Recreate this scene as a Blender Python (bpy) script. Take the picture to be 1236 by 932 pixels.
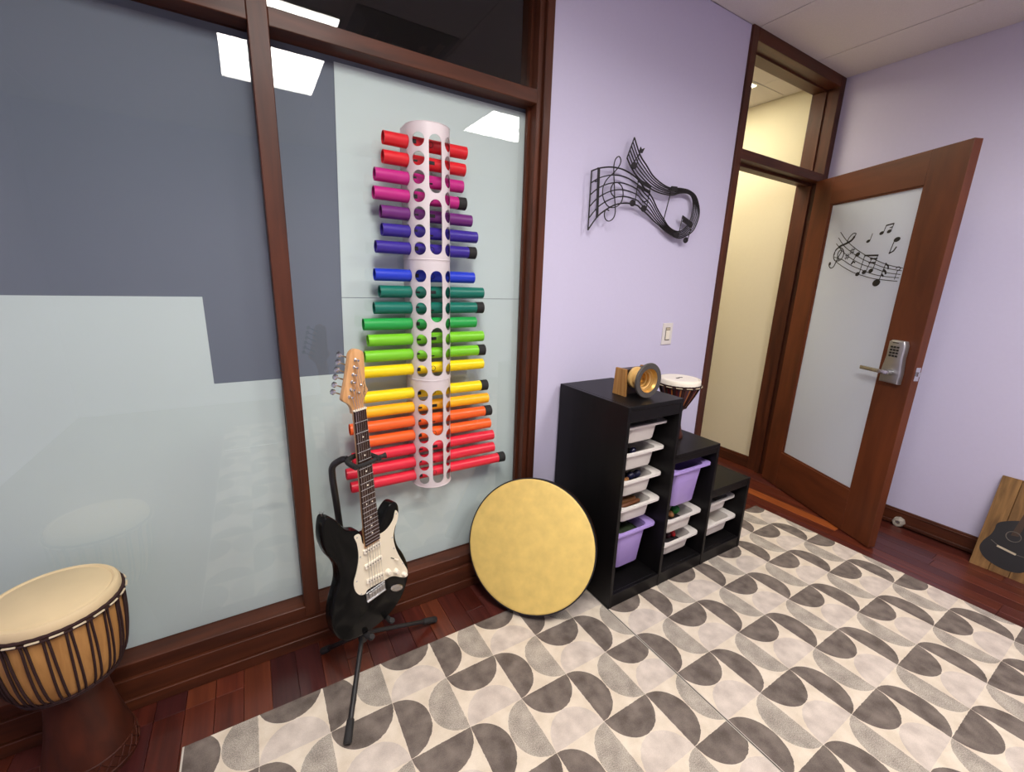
import bpy, bmesh, math, random
from mathutils import Vector, Matrix, Euler
random.seed(7)
SC = bpy.context.scene
COL = SC.collection
for _o in list(bpy.data.objects):
    bpy.data.objects.remove(_o)
PI = math.pi

# ------------------------------------------------------------------ camera
cam_data = bpy.data.cameras.new('camera')
cam_data.sensor_fit = 'HORIZONTAL'
cam_data.sensor_width = 36.0
cam_data.lens = 515.29 * 36.0 / 1236.0
cam_data.clip_start = 0.02
cam = bpy.data.objects.new('camera', cam_data)
cam.location = (-1.239, -1.593, 1.416)
cam.rotation_euler = (1.32928, -0.03251, -0.54280)
COL.objects.link(cam)
SC.camera = cam

# ------------------------------------------------------------------ world, exposure
world = bpy.data.worlds.new('world')
SC.world = world
world.use_nodes = True
world.node_tree.nodes['Background'].inputs[0].default_value = (0.05, 0.05, 0.055, 1)
world.node_tree.nodes['Background'].inputs[1].default_value = 0.3
SC.view_settings.view_transform = 'Standard'
SC.view_settings.look = 'None'
SC.view_settings.gamma = 1.0
SC.view_settings.use_curve_mapping = False
SC.view_settings.exposure = 0.06
LAMP_STRENGTH = 12.0          # the ceiling troffers of the room
LAMP_COLOR = (1.0, 0.955, 0.90)
HALL_STRENGTH = 18.5        # the troffer of the corridor
HALL_COLOR = (1.0, 0.90, 0.70)

# downward light of the two troffers (same size and place as their diffusers)
TROFFER_SPREAD = math.radians(162)
for nm, c, sx, sy, w in (('troffer_light', (-0.965, -1.64), 0.566, 1.176, 38.0), ('troffer_light', (0.865, -1.945), 0.566, 0.566, 25.0)):
    ld = bpy.data.lights.new(nm, 'AREA'); ld.shape = 'RECTANGLE'; ld.size = sx; ld.size_y = sy
    ld.energy = w; ld.color = LAMP_COLOR; ld.spread = TROFFER_SPREAD
    lo = bpy.data.objects.new(nm, ld); lo.location = (c[0], c[1], 2.728); COL.objects.link(lo)

# ------------------------------------------------------------------ materials
MATS = {}
def new_mat(name):
    m = bpy.data.materials.new(name); m.use_nodes = True
    MATS[name] = m
    nt = m.node_tree
    return m, nt, nt.nodes['Principled BSDF']
def node(nt, kind, **kw):
    n = nt.nodes.new(kind)
    for k, v in kw.items(): setattr(n, k, v)
    return n
def rgb(r, g, b):
    f = lambda c: (c/255/12.92) if c/255 <= 0.04045 else ((c/255+0.055)/1.055)**2.4
    return (f(r), f(g), f(b), 1)
def simple(name, col, rough=0.5, metal=0.0, spec=0.5, coat=0.0, noise=0.06, scale=30, bump=0.0, trans=0.0):
    m, nt, b = new_mat(name)
    tc = node(nt, 'ShaderNodeTexCoord')
    nz = node(nt, 'ShaderNodeTexNoise'); nz.inputs['Scale'].default_value = scale; nz.inputs['Detail'].default_value = 4
    nt.links.new(tc.outputs['Object'], nz.inputs['Vector'])
    mx = node(nt, 'ShaderNodeMixRGB')
    mx.inputs[1].default_value = (col[0]*(1-noise), col[1]*(1-noise), col[2]*(1-noise), 1)
    mx.inputs[2].default_value = (min(1, col[0]*(1+noise)), min(1, col[1]*(1+noise)), min(1, col[2]*(1+noise)), 1)
    nt.links.new(nz.outputs['Fac'], mx.inputs[0]); nt.links.new(mx.outputs[0], b.inputs['Base Color'])
    b.inputs['Roughness'].default_value = rough; b.inputs['Metallic'].default_value = metal
    b.inputs['Specular IOR Level'].default_value = spec; b.inputs['Coat Weight'].default_value = coat
    b.inputs['Coat Roughness'].default_value = 0.08
    if trans: b.inputs['Transmission Weight'].default_value = trans
    if bump:
        bp = node(nt, 'ShaderNodeBump'); bp.inputs['Strength'].default_value = bump; bp.inputs['Distance'].default_value = 0.002
        nt.links.new(nz.outputs['Fac'], bp.inputs['Height']); nt.links.new(bp.outputs[0], b.inputs['Normal'])
    return m
def wood(name, dark, light, stretch=(1, 1, 14), scale=4.0, rough=0.4, coat=0.0, vary=0.0, bump=0.05):
    """grain runs along the axis whose stretch is SMALL"""
    m, nt, b = new_mat(name)
    tc = node(nt, 'ShaderNodeTexCoord'); mp = node(nt, 'ShaderNodeMapping')
    mp.inputs['Scale'].default_value = stretch
    oi = node(nt, 'ShaderNodeObjectInfo')
    ad = node(nt, 'ShaderNodeVectorMath', operation='ADD')
    ml = node(nt, 'ShaderNodeMath', operation='MULTIPLY'); ml.inputs[1].default_value = 37.0
    nt.links.new(oi.outputs['Random'], ml.inputs[0]); nt.links.new(tc.outputs['Object'], ad.inputs[0])
    nt.links.new(ml.outputs[0], ad.inputs[1]); nt.links.new(ad.outputs[0], mp.inputs['Vector'])
    n1 = node(nt, 'ShaderNodeTexNoise'); n1.inputs['Scale'].default_value = scale; n1.inputs['Detail'].default_value = 6; n1.inputs['Distortion'].default_value = 0.6
    nt.links.new(mp.outputs[0], n1.inputs['Vector'])
    cr = node(nt, 'ShaderNodeValToRGB')
    cr.color_ramp.elements[0].position = 0.3; cr.color_ramp.elements[0].color = dark
    cr.color_ramp.elements[1].position = 0.72; cr.color_ramp.elements[1].color = light
    nt.links.new(n1.outputs['Fac'], cr.inputs[0])
    out = cr.outputs[0]
    if vary:
        hv = node(nt, 'ShaderNodeHueSaturation')
        mr = node(nt, 'ShaderNodeMapRange'); mr.inputs['To Min'].default_value = 1-vary; mr.inputs['To Max'].default_value = 1+vary
        nt.links.new(oi.outputs['Random'], mr.inputs['Value']); nt.links.new(mr.outputs[0], hv.inputs['Value'])
        nt.links.new(out, hv.inputs['Color']); out = hv.outputs[0]
    nt.links.new(out, b.inputs['Base Color'])
    b.inputs['Roughness'].default_value = rough; b.inputs['Coat Weight'].default_value = coat; b.inputs['Coat Roughness'].default_value = 0.15
    b.inputs['Specular IOR Level'].default_value = 0.32
    bp = node(nt, 'ShaderNodeBump'); bp.inputs['Strength'].default_value = bump; bp.inputs['Distance'].default_value = 0.002
    nt.links.new(n1.outputs['Fac'], bp.inputs['Height']); nt.links.new(bp.outputs[0], b.inputs['Normal'])
    return m
def emit(name, col, s):
    m, nt, b = new_mat(name)
    b.inputs['Base Color'].default_value = (0.8, 0.8, 0.8, 1)
    b.inputs['Emission Color'].default_value = (*col[:3], 1); b.inputs['Emission Strength'].default_value = s
    return m
def clear_glass(name, tint=(0.97, 0.98, 0.98, 1), ior=1.8):
    m, nt, b = new_mat(name)
    nt.nodes.remove(b)
    tr = node(nt, 'ShaderNodeBsdfTransparent'); tr.inputs[0].default_value = tint
    gl = node(nt, 'ShaderNodeBsdfGlossy'); gl.inputs['Roughness'].default_value = 0.0
    fr = node(nt, 'ShaderNodeFresnel'); fr.inputs[0].default_value = ior
    mx = node(nt, 'ShaderNodeMixShader')
    ge = node(nt, 'ShaderNodeNewGeometry'); iv = node(nt, 'ShaderNodeMath', operation='SUBTRACT'); iv.inputs[0].default_value = 1.0
    mu = node(nt, 'ShaderNodeMath', operation='MULTIPLY')     # thin pane: reflect at the outer faces only
    nt.links.new(ge.outputs['Backfacing'], iv.inputs[1]); nt.links.new(fr.outputs[0], mu.inputs[0]); nt.links.new(iv.outputs[0], mu.inputs[1])
    nt.links.new(mu.outputs[0], mx.inputs[0]); nt.links.new(tr.outputs[0], mx.inputs[1]); nt.links.new(gl.outputs[0], mx.inputs[2])
    nt.links.new(mx.outputs[0], nt.nodes['Material Output'].inputs['Surface'])
    return m

M = {}
M['purple'] = simple('purple_paint', rgb(207, 202, 227), 0.75, noise=0.02, scale=60, bump=0.15, spec=0.25)
M['cream'] = simple('cream_paint', rgb(222, 213, 186), 0.8, noise=0.02, scale=60, bump=0.15, spec=0.2)
M['plain_white'] = simple('white_paint', rgb(205, 202, 205), 0.8, noise=0.02)
M['ceiling'] = simple('ceiling_tile', rgb(226, 219, 216), 0.95, noise=0.10, scale=220, bump=0.5, spec=0.1)
M['dark_room'] = simple('dark_plaster', rgb(60, 62, 66), 0.9)
M['frame'] = wood('mahogany_trim', rgb(60, 28, 15), rgb(92, 46, 25), (9, 9, 0.9), 2.5, 0.5, 0.03)
M['frame_x'] = wood('mahogany_trim_horizontal', rgb(60, 28, 15), rgb(92, 46, 25), (0.9, 9, 9), 2.5, 0.5, 0.03)
M['frame_y'] = wood('mahogany_trim_lengthwise', rgb(60, 28, 15), rgb(92, 46, 25), (9, 0.9, 9), 2.5, 0.5, 0.03)
M['door'] = wood('door_mahogany', rgb(84, 42, 23), rgb(112, 58, 32), (5, 5, 0.9), 2.2, 0.45, 0.03)
M['door_x'] = wood('door_mahogany_horizontal', rgb(84, 42, 23), rgb(112, 58, 32), (0.9, 5, 5), 2.2, 0.45, 0.03)
PLANK_TONES = [((58, 22, 16), (86, 36, 26)), ((72, 30, 20), (104, 48, 32)), ((50, 20, 20), (72, 32, 30)), ((76, 35, 22), (106, 52, 32)), ((66, 30, 26), (94, 46, 40))]
M['planks'] = [wood('floor_plank_tone', rgb(*a), rgb(*b), (16, 0.8, 16), 3.0, 0.30, 0.2, vary=0.12) for a, b in PLANK_TONES]
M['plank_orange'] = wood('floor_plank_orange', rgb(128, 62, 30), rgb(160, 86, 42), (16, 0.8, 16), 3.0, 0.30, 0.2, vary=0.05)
M['floor_base'] = simple('floor_base', rgb(60, 26, 20), 0.4)
M['glass'] = clear_glass('clear_glass')
M['glass_transom'] = clear_glass('clear_glass_thin', (0.96, 0.97, 0.95, 1), 1.5)
M['frost'] = simple('frosted_glass', rgb(206, 215, 228), 0.35, noise=0.015, scale=90, spec=0.4)
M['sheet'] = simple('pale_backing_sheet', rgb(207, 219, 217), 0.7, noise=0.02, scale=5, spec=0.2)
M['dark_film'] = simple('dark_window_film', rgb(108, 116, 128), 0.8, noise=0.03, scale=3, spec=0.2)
M['black_wood'] = wood('black_stained_wood', rgb(12, 11, 12), rgb(19, 17, 18), (12, 12, 1), 3, 0.42, 0.0)
M['black_wood'].node_tree.nodes['Principled BSDF'].inputs['Specular IOR Level'].default_value = 0.22
M['white_plastic'] = simple('white_plastic', rgb(226, 220, 214), 0.35, noise=0.015)
M['lilac_plastic'] = simple('lilac_plastic', rgb(176, 152, 220), 0.35, noise=0.015)
M['black_plastic'] = simple('black_plastic', (0.010, 0.010, 0.011, 1), 0.4)
M['black_rubber'] = simple('black_rubber', (0.012, 0.011, 0.011, 1), 0.75)
M['black_metal'] = simple('black_metal', (0.010, 0.009, 0.010, 1), 0.42, 0.0)
M['wall_metal'] = simple('blackened_metal', rgb(20, 15, 17), 0.5, 0.0)
M['black_gloss'] = simple('black_lacquer', (0.006, 0.006, 0.006, 1), 0.12, spec=0.10, noise=0.02)
M['chrome'] = simple('chrome', (0.62, 0.62, 0.63, 1), 0.24, 1.0)
M['satin_chrome'] = simple('satin_chrome', (0.46, 0.46, 0.47, 1), 0.36, 0.9)
M['maple'] = wood('maple', rgb(190, 138, 86), rgb(216, 168, 116), (14, 14, 1), 4, 0.3, 0.5)
M['rosewood'] = wood('rosewood', rgb(40, 22, 16), rgb(62, 36, 26), (30, 30, 2), 5, 0.45)
M['cream_plastic'] = simple('cream_plastic', rgb(232, 222, 198), 0.3, noise=0.01)
M['cream_part'] = simple('aged_white_plastic', rgb(240, 232, 214), 0.3, noise=0.01)
M['dispenser'] = None
M['gold_skin'] = simple('gold_drum_skin', rgb(226, 196, 112), 0.55, noise=0.20, scale=22, bump=0.1)
M['dark_shell'] = wood('dark_drum_shell', rgb(30, 18, 12), rgb(46, 28, 18), (4, 4, 4), 4, 0.4)
M['skin'] = simple('goat_skin', rgb(212, 190, 150), 0.6, noise=0.10, scale=9, bump=0.2)
M['drum_wood'] = wood('drum_tan_wood', rgb(158, 112, 62), rgb(196, 146, 86), (9, 9, 1.2), 5, 0.5)
M['drum_red_wood'] = wood('drum_red_wood', rgb(54, 25, 16), rgb(80, 38, 24), (6, 6, 2), 4, 0.45)
M['rope'] = simple('dark_rope', rgb(44, 18, 16), 0.85, noise=0.3, scale=300)
M['stitch'] = simple('pale_rope', rgb(206, 190, 160), 0.8, noise=0.1, scale=200)
M['mini_paint'] = None
M['horn_wood'] = wood('oak', rgb(150, 106, 56), rgb(186, 140, 82), (14, 14, 1), 5, 0.5)
M['brass'] = simple('brass', rgb(205, 165, 95), 0.35, 0.7)
M['horn_tan'] = simple('tan_horn', rgb(216, 178, 112), 0.4, noise=0.08)
M['horn_rim'] = simple('grey_rim', rgb(74, 70, 66), 0.55)
M['board_wood'] = wood('barn_wood', rgb(98, 70, 38), rgb(150, 112, 66), (12, 12, 1.2), 4, 0.6, vary=0.12)
M['print_black'] = simple('black_print', rgb(26, 24, 26), 0.6)
M['print_grey'] = simple('grey_print', rgb(96, 88, 80), 0.6)
M['print_brown'] = simple('brown_print', rgb(64, 44, 30), 0.6)
M['print_pale'] = simple('pale_print', rgb(190, 176, 150), 0.6)
M['vinyl'] = simple('black_vinyl', rgb(22, 22, 26), 0.5)
M['lamp'] = emit('troffer_diffuser', LAMP_COLOR, LAMP_STRENGTH)
M['hall_lamp'] = emit('hall_diffuser', HALL_COLOR, HALL_STRENGTH)
M['white_metal'] = simple('white_metal', rgb(215, 213, 210), 0.5)
M['doorstop'] = simple('clear_rubber', rgb(176, 168, 155), 0.3)
M['green'] = simple('green_toy', rgb(40, 120, 50), 0.4)
M['dark_green'] = simple('dark_green_toy', rgb(34, 48, 24), 0.6, noise=0.3)
M['red_toy'] = simple('red_toy', rgb(190, 40, 40), 0.35)
M['navy'] = simple('navy_toy', rgb(30, 30, 62), 0.2)
M['stick'] = wood('stick_wood', rgb(140, 92, 54), rgb(180, 128, 82), (1, 14, 14), 5, 0.5)
M['stick_red'] = wood('dark_stick_wood', rgb(88, 50, 30), rgb(122, 76, 48), (1, 14, 14), 5, 0.5)
M['maroon'] = simple('maroon_toy', rgb(60, 26, 34), 0.4)

def dispenser_mat():
    m, nt, b = new_mat('translucent_plastic')
    b.inputs['Base Color'].default_value = rgb(242, 234, 236); b.inputs['Roughness'].default_value = 0.35
    tr = node(nt, 'ShaderNodeBsdfTranslucent'); tr.inputs[0].default_value = rgb(244, 236, 238)
    mx = node(nt, 'ShaderNodeMixShader'); mx.inputs[0].default_value = 0.35
    nt.links.new(b.outputs[0], mx.inputs[1]); nt.links.new(tr.outputs[0], mx.inputs[2])
    nt.links.new(mx.outputs[0], nt.nodes['Material Output'].inputs['Surface'])
    return m
M['dispenser'] = dispenser_mat()

def mini_mat():
    m, nt, b = new_mat('painted_drum_stripes')
    tc = node(nt, 'ShaderNodeTexCoord'); sx = node(nt, 'ShaderNodeSeparateXYZ')
    nt.links.new(tc.outputs['Object'], sx.inputs[0])
    at = node(nt, 'ShaderNodeMath', operation='ARCTAN2'); nt.links.new(sx.outputs[1], at.inputs[0]); nt.links.new(sx.outputs[0], at.inputs[1])
    mu = node(nt, 'ShaderNodeMath', operation='MULTIPLY'); mu.inputs[1].default_value = 14/(2*PI); nt.links.new(at.outputs[0], mu.inputs[0])
    fr = node(nt, 'ShaderNodeMath', operation='FRACT'); nt.links.new(mu.outputs[0], fr.inputs[0])
    cr = node(nt, 'ShaderNodeValToRGB'); cr.color_ramp.interpolation = 'CONSTANT'
    e = cr.color_ramp.elements; e[0].color = rgb(84, 24, 24); e[1].position = 0.4; e[1].color = rgb(60, 26, 52)
    for p, c in ((0.62, rgb(176, 104, 44)), (0.78, rgb(96, 30, 24)), (0.9, rgb(24, 16, 16))):
        x = e.new(p); x.color = c
    nt.links.new(fr.outputs[0], cr.inputs[0]); nt.links.new(cr.outputs[0], b.inputs['Base Color']); b.inputs['Roughness'].default_value = 0.35
    return m
M['mini_paint'] = mini_mat()

def rug_mat():
    m, nt, b = new_mat('printed_rug')
    L = nt.links.new
    def mth(op, a, c=None):
        n = node(nt, 'ShaderNodeMath', operation=op)
        for i, v in enumerate((a, c)):
            if v is None: continue
            if isinstance(v, (int, float)): n.inputs[i].default_value = v
            else: L(v, n.inputs[i])
        return n.outputs[0]
    tc = node(nt, 'ShaderNodeTexCoord')
    nw = node(nt, 'ShaderNodeTexNoise'); nw.inputs['Scale'].default_value = 90; nw.inputs['Detail'].default_value = 2
    L(tc.outputs['Object'], nw.inputs['Vector'])
    wob = mth('MULTIPLY', mth('SUBTRACT', nw.outputs['Fac'], 0.5), 0.02)
    sx = node(nt, 'ShaderNodeSeparateXYZ'); L(tc.outputs['UV'], sx.inputs[0])
    u = mth('ADD', sx.outputs[0], wob); v = mth('ADD', sx.outputs[1], wob)
    iu = mth('FLOOR', u); iv = mth('FLOOR', v)
    fu = mth('SUBTRACT', u, iu); fv = mth('SUBTRACT', v, iv)          # fv grows toward the viewer (-Y)
    par = mth('ABSOLUTE', mth('MODULO', mth('ADD', iu, iv), 2.0))
    odd = mth('GREATER_THAN', par, 0.5); even = mth('SUBTRACT', 1.0, odd)
    def half(cu, cv):
        a = mth('SUBTRACT', fu, cu); c = mth('SUBTRACT', fv, cv)
        return mth('LESS_THAN', mth('ADD', mth('MULTIPLY', a, a), mth('MULTIPLY', c, c)), 0.245)
    d1 = mth('MULTIPLY', even, half(0.5, 0.0)); lav = mth('MULTIPLY', even, half(0.5, 1.0))
    d2 = mth('MULTIPLY', odd, half(0.0, 0.5)); spk = mth('MULTIPLY', odd, half(1.0, 0.5))
    dark = mth('MAXIMUM', d1, d2)
    n1 = node(nt, 'ShaderNodeTexNoise'); n1.inputs['Scale'].default_value = 18; n1.inputs['Detail'].default_value = 5
    n2 = node(nt, 'ShaderNodeTexNoise'); n2.inputs['Scale'].default_value = 330; n2.inputs['Detail'].default_value = 6; n2.inputs['Roughness'].default_value = 0.75
    L(tc.outputs['Object'], n1.inputs['Vector']); L(tc.outputs['Object'], n2.inputs['Vector'])
    def ramp(src, p0, c0, p1, c1):
        r = node(nt, 'ShaderNodeValToRGB')
        r.color_ramp.elements[0].position = p0; r.color_ramp.elements[0].color = c0
        r.color_ramp.elements[1].position = p1; r.color_ramp.elements[1].color = c1
        L(src, r.inputs[0]); return r.outputs[0]
    mixn = mth('ADD', mth('MULTIPLY', n1.outputs['Fac'], 0.6), mth('MULTIPLY', n2.outputs['Fac'], 0.4))
    base = ramp(mixn, 0.38, rgb(206, 192, 172), 0.65, rgb(226, 214, 196))
    lavc = ramp(mixn, 0.38, rgb(184, 172, 162), 0.62, rgb(214, 202, 190))
    darkc = ramp(mixn, 0.38, rgb(88, 79, 73), 0.62, rgb(128, 117, 109))
    spkc = ramp(mth('ADD', mth('MULTIPLY', n1.outputs['Fac'], 0.25), mth('MULTIPLY', n2.outputs['Fac'], 0.75)), 0.40, rgb(126, 118, 110), 0.60, rgb(196, 186, 172))
    def mix(f, a, c):
        n = node(nt, 'ShaderNodeMixRGB'); L(f, n.inputs[0]); L(a, n.inputs[1]); L(c, n.inputs[2]); return n.outputs[0]
    out = mix(dark, mix(spk, mix(lav, base, lavc), spkc), darkc)
    L(out, b.inputs['Base Color']); b.inputs['Roughness'].default_value = 0.85; b.inputs['Specular IOR Level'].default_value = 0.2
    bp = node(nt, 'ShaderNodeBump'); bp.inputs['Strength'].default_value = 0.25; bp.inputs['Distance'].default_value = 0.001
    L(n2.outputs['Fac'], bp.inputs['Height']); L(bp.outputs[0], b.inputs['Normal'])
    return m
M['rug'] = rug_mat()
M['rug_edge'] = simple('rug_edge', rgb(196, 188, 176), 0.8)

# ------------------------------------------------------------------ helpers
def cr(pts, sub=6, closed=False):
    """Catmull-Rom through points of any dimension"""
    P = [Vector(p) for p in pts]; n = len(P); out = []
    rng = range(n) if closed else range(n-1)
    for i in rng:
        p0 = P[(i-1) % n] if (closed or i > 0) else P[0]
        p1, p2 = P[i], P[(i+1) % n]
        p3 = P[(i+2) % n] if (closed or i+2 < n) else P[-1]
        for k in range(sub):
            t = k/sub
            out.append(0.5*((2*p1)+(p2-p0)*t+(2*p0-5*p1+4*p2-p3)*t*t+(3*p1-p0-3*p2+p3)*t**3))
    if not closed: out.append(P[-1])
    return out
def box(bm, x0, x1, y0, y1, z0, z1, mt=None):
    mt = mt or Matrix.Identity(4)
    vs = [bm.verts.new(mt @ Vector((x, y, z))) for z in (z0, z1) for y in (y0, y1) for x in (x0, x1)]
    for f in ((0, 2, 3, 1), (4, 5, 7, 6), (0, 1, 5, 4), (2, 6, 7, 3), (0, 4, 6, 2), (1, 3, 7, 5)):
        bm.faces.new([vs[i] for i in f])
    return vs
def tube(bm, pts, r, n=8, cap=True, closed=False, flat=None):
    P = [Vector(p) for p in pts]; rings = []
    up = Vector((0, 0, 1))
    prev = None
    for i, p in enumerate(P):
        a = P[i-1] if (i > 0 or closed) else p; c = P[(i+1) % len(P)] if (i+1 < len(P) or closed) else p
        t = (c-a); t = t.normalized() if t.length > 1e-9 else Vector((0, 0, 1))
        if prev is None:
            ref = up if abs(t.dot(up)) < 0.95 else Vector((1, 0, 0))
            s = t.cross(ref).normalized()
        else:
            s = (prev - t*prev.dot(t)).normalized()
        prev = s; w = t.cross(s)
        rr = r[i] if isinstance(r, (list, tuple)) else r
        rings.append([bm.verts.new(p+s*(rr*math.cos(2*PI*k/n))+w*(rr*math.sin(2*PI*k/n))) for k in range(n)])
    m = len(rings)
    for i in range(m if closed else m-1):
        A, B = rings[i], rings[(i+1) % m]
        for k in range(n): bm.faces.new((A[k], A[(k+1) % n], B[(k+1) % n], B[k]))
    if cap and not closed:
        bm.faces.new(rings[0][::-1]); bm.faces.new(rings[-1])
def lathe(bm, prof, n=48, mt=None, close=True, a0=0, a1=2*PI):
    mt = mt or Matrix.Identity(4)
    full = abs(a1-a0-2*PI) < 1e-6
    N = n if full else n+1
    rings = []
    for r, z in prof:
        if r < 1e-6: rings.append([bm.verts.new(mt @ Vector((0, 0, z)))])
        else: rings.append([bm.verts.new(mt @ Vector((r*math.cos(a0+(a1-a0)*k/n), r*math.sin(a0+(a1-a0)*k/n), z))) for k in range(N)])
    for A, B in zip(rings, rings[1:]):
        for k in range(n):
            k2 = (k+1) % N
            if len(A) == 1 and len(B) == 1: continue
            if len(A) == 1: bm.faces.new((A[0], B[k2], B[k]))
            elif len(B) == 1: bm.faces.new((A[k], A[k2], B[0]))
            else: bm.faces.new((A[k], A[k2], B[k2], B[k]))
def prism(bm, poly, d0, d1, axis='y', mt=None, bevel=0.0, seg=2):
    """polygon (s,t) extruded along an axis from d0 to d1; for 'y': s->x t->z; 'z': s->x t->y; 'x': s->y t->z"""
    mt = mt or Matrix.Identity(4)
    f = {'y': lambda s, t, d: (s, d, t), 'z': lambda s, t, d: (s, t, d), 'x': lambda s, t, d: (d, s, t)}[axis]
    A = [bm.verts.new(mt @ Vector(f(p[0], p[1], d0))) for p in poly]
    B = [bm.verts.new(mt @ Vector(f(p[0], p[1], d1))) for p in poly]
    fa = bm.faces.new(A); fb = bm.faces.new(B[::-1]); n = len(A)
    for i in range(n): bm.faces.new((A[(i+1) % n], A[i], B[i], B[(i+1) % n]))
    bm.normal_update()
    if bevel:
        es = list(fa.edges)+list(fb.edges)
        bmesh.ops.bevel(bm, geom=es, offset=bevel, segments=seg, affect='EDGES', profile=0.5, clamp_overlap=True)
def ribbon(bm, pts, width, d0, d1, axis='y', mt=None):
    """flat band of a given width following 2D points, with a thickness"""
    P = [Vector(p) for p in pts]; Lf = []; Rt = []
    for i, p in enumerate(P):
        t = (P[min(i+1, len(P)-1)]-P[max(i-1, 0)]); t = t.normalized() if t.length > 1e-9 else Vector((1, 0))
        w = (width[i] if isinstance(width, (list, tuple)) else width)/2
        nrm = Vector((-t[1], t[0]))*w
        Lf.append(p+nrm); Rt.append(p-nrm)
    mt = mt or Matrix.Identity(4)
    f = {'y': lambda s, t, d: (s, d, t), 'z': lambda s, t, d: (s, t, d), 'x': lambda s, t, d: (d, s, t)}[axis]
    rows = [[bm.verts.new(mt @ Vector(f(q[0], q[1], d))) for q, d in ((l, d0), (r, d0), (r, d1), (l, d1))] for l, r in zip(Lf, Rt)]
    for a, c in zip(rows, rows[1:]):
        for k in range(4): bm.faces.new((a[k], a[(k+1) % 4], c[(k+1) % 4], c[k]))
    bm.faces.new(rows[0][::-1]); bm.faces.new(rows[-1])
def disc_pts(c, r, n=16, rx=None, ang=0.0):
    rx = rx or r
    return [(c[0]+rx*math.cos(2*PI*k/n)*math.cos(ang)-r*math.sin(2*PI*k/n)*math.sin(ang),
             c[1]+rx*math.cos(2*PI*k/n)*math.sin(ang)+r*math.sin(2*PI*k/n)*math.cos(ang)) for k in range(n)]
def bevel_all(bm, off, seg=2, ang=0.6):
    bm.normal_update()
    es = [e for e in bm.edges if len(e.link_faces) == 2 and e.calc_face_angle(0) > ang]
    if es: bmesh.ops.bevel(bm, geom=es, offset=off, segments=seg, affect='EDGES', profile=0.5, clamp_overlap=True)
def build(name, bm, mat, parent=None, smooth=False, angle=0.7):
    bmesh.ops.recalc_face_normals(bm, faces=bm.faces)
    me = bpy.data.meshes.new(name); bm.to_mesh(me); bm.free()
    if mat: me.materials.append(mat)
    if smooth:
        for p in me.polygons: p.use_smooth = True
        try: me.set_sharp_from_angle(angle=angle)
        except Exception: pass
    o = bpy.data.objects.new(name, me); COL.objects.link(o)
    if parent: o.parent = parent
    return o
def tag(o, label=None, cat=None, group=None, kind=None):
    if label: o['label'] = label
    if cat: o['category'] = cat
    if group: o['group'] = group
    if kind: o['kind'] = kind
    return o
def thing(name, loc=(0, 0, 0), rot=(0, 0, 0), label=None, cat=None, group=None, kind=None):
    o = bpy.data.objects.new(name, None); o.empty_display_size = 0.05
    o.location = loc; o.rotation_euler = rot; COL.objects.link(o)
    return tag(o, label, cat, group, kind)
def boxes(name, lst, mat, parent=None, bevel=0.0, seg=1):
    bm = bmesh.new()
    for b in lst: box(bm, *b)
    if bevel: bevel_all(bm, bevel, seg)
    return build(name, bm, mat, parent)
def copy_tree(o, parent=None):
    c = o.copy(); COL.objects.link(c)
    if parent: c.parent = parent
    for ch in list(o.children): copy_tree(ch, c)
    return c

# ------------------------------------------------------------------ room shell
H = 2.738; XR = 2.155; XL = -2.75; YB = -3.75; WT = 0.15
GX0 = -2.60                        # left end of the glass wall
# floor: dark base slab plus single planks where they show
floor = boxes('floor', [(XL, XR+0.2, YB, 2.6, -0.05, -0.006)], M['floor_base']); tag(floor, 'dark mahogany plank floor', 'floor', kind='structure')
PW = 0.083; PX = -1.633
plank_meshes = {}
def plank(x, y0, y1, mat):
    key = (round(y1-y0, 2), mat.name)
    if key not in plank_meshes:
        l = key[0]; bm = bmesh.new(); box(bm, 0.0006, PW-0.0006, 0.0006, l-0.0006, -0.006, 0.0)
        bm.normal_update()
        es = [e for e in bm.edges if all(v.co.z > -0.001 for v in e.verts)]
        bmesh.ops.bevel(bm, geom=es, offset=0.0008, segments=1, affect='EDGES')
        o = build('plank', bm, mat, floor); plank_meshes[key] = o.data
    else:
        o = bpy.data.objects.new('plank', plank_meshes[key]); COL.objects.link(o); o.parent = floor
    o.location = (x, y0, 0)
k0 = int((XL-PX)/PW)-1
for k in range(k0, 60):
    x = PX+k*PW
    if x < -2.3 or x+PW > XR+0.01: continue
    outer = x+PW < -1.50 or x > 1.52
    corridor = x > 1.0
    lo = -2.05 if outer else -0.46
    hi = 1.6 if corridor else 0.06
    y = hi - random.choice((0.0, 0.1, 0.2, 0.3))*0.5
    y = hi
    first = True
    while y > lo:
        l = random.choice((0.30, 0.42, 0.55, 0.7, 0.85)) if not outer and not corridor else random.choice((0.55, 0.7, 0.85, 1.0))
        if first: l = random.choice((0.16, 0.22, 0.3, 0.45, 0.6))+ (0.1 if corridor else 0)
        first = False
        tone = random.choice(M['planks'])
        if x > 1.30: tone = random.choice((M['planks'][1], M['planks'][4], M['planks'][1], M['planks'][0]))
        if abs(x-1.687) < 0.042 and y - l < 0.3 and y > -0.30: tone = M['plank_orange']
        plank(x, max(y-l, lo-0.1), y, tone)
        y -= l
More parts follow.
